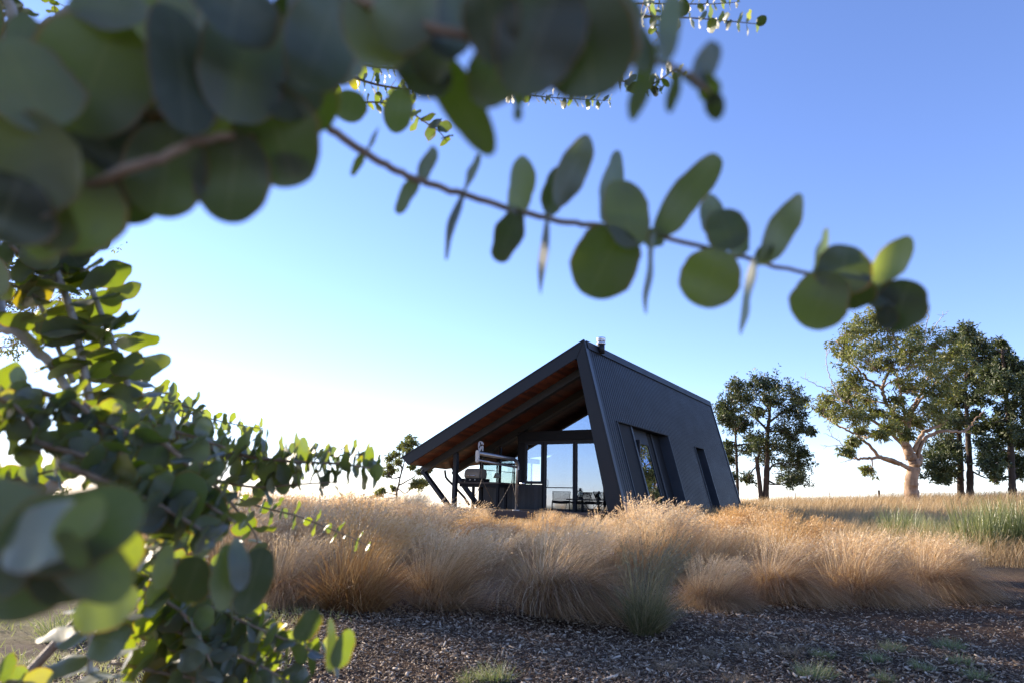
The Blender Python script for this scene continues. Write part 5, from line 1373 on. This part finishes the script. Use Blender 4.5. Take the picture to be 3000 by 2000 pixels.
sv = np.array(sdir); LBs = []  # unseen bough and leaves added towards the sun, to shade the near boughs
while len(LBs) < 1100:
    p = np.array([oc.uniform(-.45, .1), oc.uniform(.30, .48), oc.uniform(1.08, 1.55)]) if oc.random() < .75 else np.array([oc.uniform(-.05, .42), oc.uniform(.5, .6), oc.uniform(1.12, 1.42)])
    q = p + sv * oc.uniform(.5, 3.0)
    if q[0] / q[1] < -.86 and q[0] > -2.9: LBs.append(q)
LBs = np.array(LBs); n = len(LBs); mc = LBs.mean(0)
P = polyline([tb_ + np.array((.1, .15, 2.9)), (tb_ + np.array((.1, .15, 2.9)) + mc) / 2 + np.array([0, .1, .15]), mc, mc + np.array([.35, -.25, -.1])], 10)
bo = MB().tube(P - tb_, np.linspace(.02, .004, len(P)), 7).build('branch', MT['stem'], EU, sm=True)
V, F, R = leafmesh(LBs - tb_, oc.normal(0, 1, (n, 3)), sv * .9 + oc.normal(0, .6, (n, 3)), oc.uniform(.06, .08, n), oc.uniform(.055, .075, n), .05 + .1 * oc.random(n), oc.normal(0, .1, n), .2 + .3 * oc.random(n), oc)
raw('leaves', V, F, MT['euc'], bo, True, {'rnd': ('FACE', R), 'ac': ('POINT', np.tile([1., 0., 1.], len(V) // 3))})

# unseen leaves added overhead, above the frame, to keep sky light off the near boughs
LBs = []
while len(LBs) < 1500:
    q = np.array([oc.uniform(-1.3, .9), oc.uniform(-.7, 1.1), oc.uniform(1.45, 2.7)])
    if q[2] - 1.1 > .98 * max(q[1], 0) + .32 + .2 * max(q[0], 0): LBs.append(q)
LBs = np.array(LBs); n = len(LBs); mc = np.array([-.1, -.1, 2.2])
P = polyline([tb_ + np.array((.1, .15, 3.0)), (-1.3, .1, 2.9), mc, mc + np.array([.9, .3, -.05])], 10)
bo = MB().tube(P - tb_, np.linspace(.022, .004, len(P)), 7).build('branch', MT['stem'], EU, sm=True)
V, F, R = leafmesh(LBs - tb_, oc.normal(0, 1, (n, 3)), oc.normal(0, .8, (n, 3)) + np.array([0, 0, .8]), oc.uniform(.06, .085, n), oc.uniform(.055, .08, n), .05 + .1 * oc.random(n), oc.normal(0, .1, n), .2 + .3 * oc.random(n), oc)
raw('leaves', V, F, MT['euc'], bo, True, {'rnd': ('FACE', R), 'ac': ('POINT', np.tile([1., 0., 1.], len(V) // 3))})

# ---- the lower shrub at the left
sb_ = np.array([-1.45, 1.15, gz(-1.45, 1.15)])
SH = thing('eucalyptus_shrub', 'silver leaved eucalypt shrub with glowing green leaves filling the lower left', 'shrub', sb_)
def q4(l): return l
bough(SH, [sb_, (-1.35, 1.2, .5), at(60, 1500, 1.25), at(180, 1380, 1.25), at(280, 1250, 1.25)], .022, .010, 'palestem')
bough(SH, [sb_, (-1.2, 1.2, .3), at(150, 1900, 1.25), at(300, 1700, 1.18)], .014, .006, 'stem')
bough(SH, [(-1.4, 1.17, .3), (-1.35, 1.4, .8), at(-80, 700, 1.45), at(0, 935, 1.35), at(45, 965, 1.3), at(87, 1000, 1.3), at(115, 1035, 1.3), at(142, 1056, 1.3), at(200, 1140, 1.28)], .016, .008, 'palestem')
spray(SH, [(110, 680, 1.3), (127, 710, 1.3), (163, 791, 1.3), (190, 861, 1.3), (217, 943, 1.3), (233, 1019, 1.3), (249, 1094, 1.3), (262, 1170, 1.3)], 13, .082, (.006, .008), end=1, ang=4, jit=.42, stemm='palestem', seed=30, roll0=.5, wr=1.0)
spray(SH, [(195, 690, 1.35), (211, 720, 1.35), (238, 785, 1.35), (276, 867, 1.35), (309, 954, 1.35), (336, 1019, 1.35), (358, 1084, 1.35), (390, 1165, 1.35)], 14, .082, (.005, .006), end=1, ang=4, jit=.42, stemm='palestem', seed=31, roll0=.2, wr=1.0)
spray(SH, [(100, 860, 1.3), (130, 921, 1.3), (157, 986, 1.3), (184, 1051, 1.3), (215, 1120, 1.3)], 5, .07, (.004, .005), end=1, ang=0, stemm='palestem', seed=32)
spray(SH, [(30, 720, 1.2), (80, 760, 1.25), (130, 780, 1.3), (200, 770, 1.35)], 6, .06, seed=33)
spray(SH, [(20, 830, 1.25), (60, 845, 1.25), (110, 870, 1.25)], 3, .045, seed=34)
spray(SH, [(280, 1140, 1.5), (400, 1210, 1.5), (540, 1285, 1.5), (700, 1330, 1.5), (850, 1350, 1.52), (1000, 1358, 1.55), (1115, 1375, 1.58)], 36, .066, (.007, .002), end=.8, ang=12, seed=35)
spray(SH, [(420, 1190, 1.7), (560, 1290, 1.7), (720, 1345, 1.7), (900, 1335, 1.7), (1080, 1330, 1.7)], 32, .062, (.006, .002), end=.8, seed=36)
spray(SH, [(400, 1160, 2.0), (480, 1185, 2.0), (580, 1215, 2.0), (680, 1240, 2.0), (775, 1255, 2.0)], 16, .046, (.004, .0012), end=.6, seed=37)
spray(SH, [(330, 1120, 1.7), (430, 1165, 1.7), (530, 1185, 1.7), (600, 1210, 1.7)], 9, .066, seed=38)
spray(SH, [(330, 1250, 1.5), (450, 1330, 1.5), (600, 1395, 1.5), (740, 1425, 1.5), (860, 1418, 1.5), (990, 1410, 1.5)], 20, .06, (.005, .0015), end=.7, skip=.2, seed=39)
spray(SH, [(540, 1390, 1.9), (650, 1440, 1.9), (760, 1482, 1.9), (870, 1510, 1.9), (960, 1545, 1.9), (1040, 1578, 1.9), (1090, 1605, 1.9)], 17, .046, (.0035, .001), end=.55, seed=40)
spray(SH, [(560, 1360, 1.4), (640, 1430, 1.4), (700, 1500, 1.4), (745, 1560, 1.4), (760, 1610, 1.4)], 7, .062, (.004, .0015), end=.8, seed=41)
# dense heart
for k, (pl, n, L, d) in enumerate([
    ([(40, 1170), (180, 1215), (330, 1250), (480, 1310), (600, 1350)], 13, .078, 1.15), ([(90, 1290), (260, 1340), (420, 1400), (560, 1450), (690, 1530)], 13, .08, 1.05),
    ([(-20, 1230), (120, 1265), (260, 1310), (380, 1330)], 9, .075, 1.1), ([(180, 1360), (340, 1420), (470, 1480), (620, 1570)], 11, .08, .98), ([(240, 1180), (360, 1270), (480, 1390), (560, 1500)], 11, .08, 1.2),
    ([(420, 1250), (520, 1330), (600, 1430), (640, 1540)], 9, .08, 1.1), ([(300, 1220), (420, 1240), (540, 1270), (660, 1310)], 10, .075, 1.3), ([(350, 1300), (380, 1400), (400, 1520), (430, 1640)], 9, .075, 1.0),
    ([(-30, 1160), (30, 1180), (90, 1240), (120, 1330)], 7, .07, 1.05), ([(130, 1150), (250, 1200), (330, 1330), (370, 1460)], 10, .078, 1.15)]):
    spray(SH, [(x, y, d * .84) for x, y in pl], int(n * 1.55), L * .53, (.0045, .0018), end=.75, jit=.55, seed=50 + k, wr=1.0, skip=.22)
# lower boughs
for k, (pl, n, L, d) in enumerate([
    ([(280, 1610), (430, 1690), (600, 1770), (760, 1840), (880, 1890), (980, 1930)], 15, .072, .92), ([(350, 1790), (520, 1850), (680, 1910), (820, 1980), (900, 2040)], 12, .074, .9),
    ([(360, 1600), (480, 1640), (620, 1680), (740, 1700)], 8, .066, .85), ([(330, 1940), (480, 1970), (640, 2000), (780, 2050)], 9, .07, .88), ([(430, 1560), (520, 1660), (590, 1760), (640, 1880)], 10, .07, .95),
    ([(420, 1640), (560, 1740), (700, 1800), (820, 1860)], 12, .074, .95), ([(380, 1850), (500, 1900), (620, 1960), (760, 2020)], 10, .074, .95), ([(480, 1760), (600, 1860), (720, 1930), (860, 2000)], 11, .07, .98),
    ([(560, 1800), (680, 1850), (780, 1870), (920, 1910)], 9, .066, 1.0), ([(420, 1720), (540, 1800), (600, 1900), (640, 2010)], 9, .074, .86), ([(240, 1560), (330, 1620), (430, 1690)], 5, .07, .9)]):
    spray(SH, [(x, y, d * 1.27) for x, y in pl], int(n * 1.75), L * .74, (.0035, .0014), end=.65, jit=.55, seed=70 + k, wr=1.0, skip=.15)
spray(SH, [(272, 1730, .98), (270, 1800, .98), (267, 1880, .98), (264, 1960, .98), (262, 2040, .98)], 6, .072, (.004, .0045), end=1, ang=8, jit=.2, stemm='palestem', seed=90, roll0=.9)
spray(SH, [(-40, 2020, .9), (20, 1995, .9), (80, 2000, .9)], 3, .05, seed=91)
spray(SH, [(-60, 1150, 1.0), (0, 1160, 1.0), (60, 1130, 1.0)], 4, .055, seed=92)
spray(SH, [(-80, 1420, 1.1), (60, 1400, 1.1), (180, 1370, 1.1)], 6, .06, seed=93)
# the big leaves nearest the lens at lower left, seen end on
nb = stem(SH, [(-200, 1700, .40), (-40, 1600, .36), (120, 1570, .34), (190, 1560, .33)], .003, .0015)
placed(SH, nb, [o_(*a) for a in [(25, 1190, 260, 170, 152, .35, 12, 20), (165, 1215, 290, 190, 18, .33, 14, 15), (95, 1230, 230, 150, 196, .315, 20, 25), (215, 1305, 190, 130, 318, .34, 12, 25), (70, 1320, 280, 180, 222, .36, 12, 12), (150, 1300, 210, 170, 262, .345, 15, 15), (185, 1195, 120, 78, 48, .30, 25, 30), (168, 1262, 105, 48, 296, .295, 30, 40), (10, 1290, 170, 130, 240, .34, 15, 20)]], seed=5)
LBs = []  # extra leaves added out of view on the sun side, shading the big leaves
while len(LBs) < 170:
    p = np.array([oc.uniform(-.36, -.18), oc.uniform(.29, .36), oc.uniform(.9, 1.06)]); q = p + sv * oc.uniform(.25, 1.0)
    if q[0] / q[1] < -.88: LBs.append(q)
LBs = np.array(LBs); n = len(LBs)
V, F, R = leafmesh(LBs - sb_, oc.normal(0, 1, (n, 3)), sv * .9 + oc.normal(0, .6, (n, 3)), oc.uniform(.05, .07, n), oc.uniform(.05, .07, n), .05 + .1 * oc.random(n), oc.normal(0, .1, n), .2 + .3 * oc.random(n), oc)
bo = bough(SH, [sb_ + np.array((0, 0, .4)), LBs.mean(0), LBs.mean(0) + np.array([.25, -.15, .05])], .006, .002)
raw('leaves', V, F, MT['euc'], bo, True, {'rnd': ('FACE', R), 'ac': ('POINT', np.tile([1., 0., 1.], len(V) // 3))})
placed(SH, nb, [(540, 1460, 160, 150, 200, .85, 10, 15), (600, 1500, 160, 140, 320, .9, 10, 20), (480, 1520, 140, 140, 250, .85, 15, 20), (560, 1700, 160, 120, 250, .62, 8, 15), (480, 1660, 130, 60, 80, .60, 10, 30), (660, 1690, 190, 80, 84, .60, 8, 30), (740, 1700, 200, 110, 75, .62, 8, 20), (700, 1650, 150, 60, 95, .6, 10, 30), (900, 1830, 100, 70, 60, .8, 10, 20), (970, 1890, 150, 30, 88, .8, 10, 50), (1005, 1900, 110, 60, 70, .8, 10, 20), (310, 1780, 220, 130, 200, .5, 10, 15), (365, 1610, 130, 110, 260, .55, 10, 20)], name='leaves', seed=6)

# ------------------------------------------------------------------ gums standing left of the frame: their shade falls over the foreground
def side_tree(name, label, x, y, h, cr, seed, trunk_r=.22):
    rng = np.random.default_rng(seed)
    b = np.array([x, y, gz(x, y)])
    tpts = [b + np.array([rng.normal(0, .12) * i, rng.normal(0, .12) * i, h * .66 * i / 4]) for i in range(5)]
    cl = []
    for k in range(40):
        d_ = unit(rng.normal(0, 1, 3)) * rng.random() ** .4
        cl.append((b + np.array([d_[0] * cr, d_[1] * cr, h * .74 + d_[2] * h * .24]), rng.uniform(.5, .95)))
    return build_tree(name, label, 'tree', b, [(tpts, trunk_r, .07)], [], cl, MT['gumbark'], MT['gumleaf'], leaf=(.17, .06), per=12, num=24, droop=.5, seed=seed)
side_tree('gum_tree', 'tall gum out of frame to the left whose shade falls on the mulch', -18.6, 22.2, 12.0, 3.5, 41, .3)
side_tree('gum_tree', 'gum on the slope out of frame to the right, mirrored in the side window', 52, 34, 11, 4.2, 43, .4)
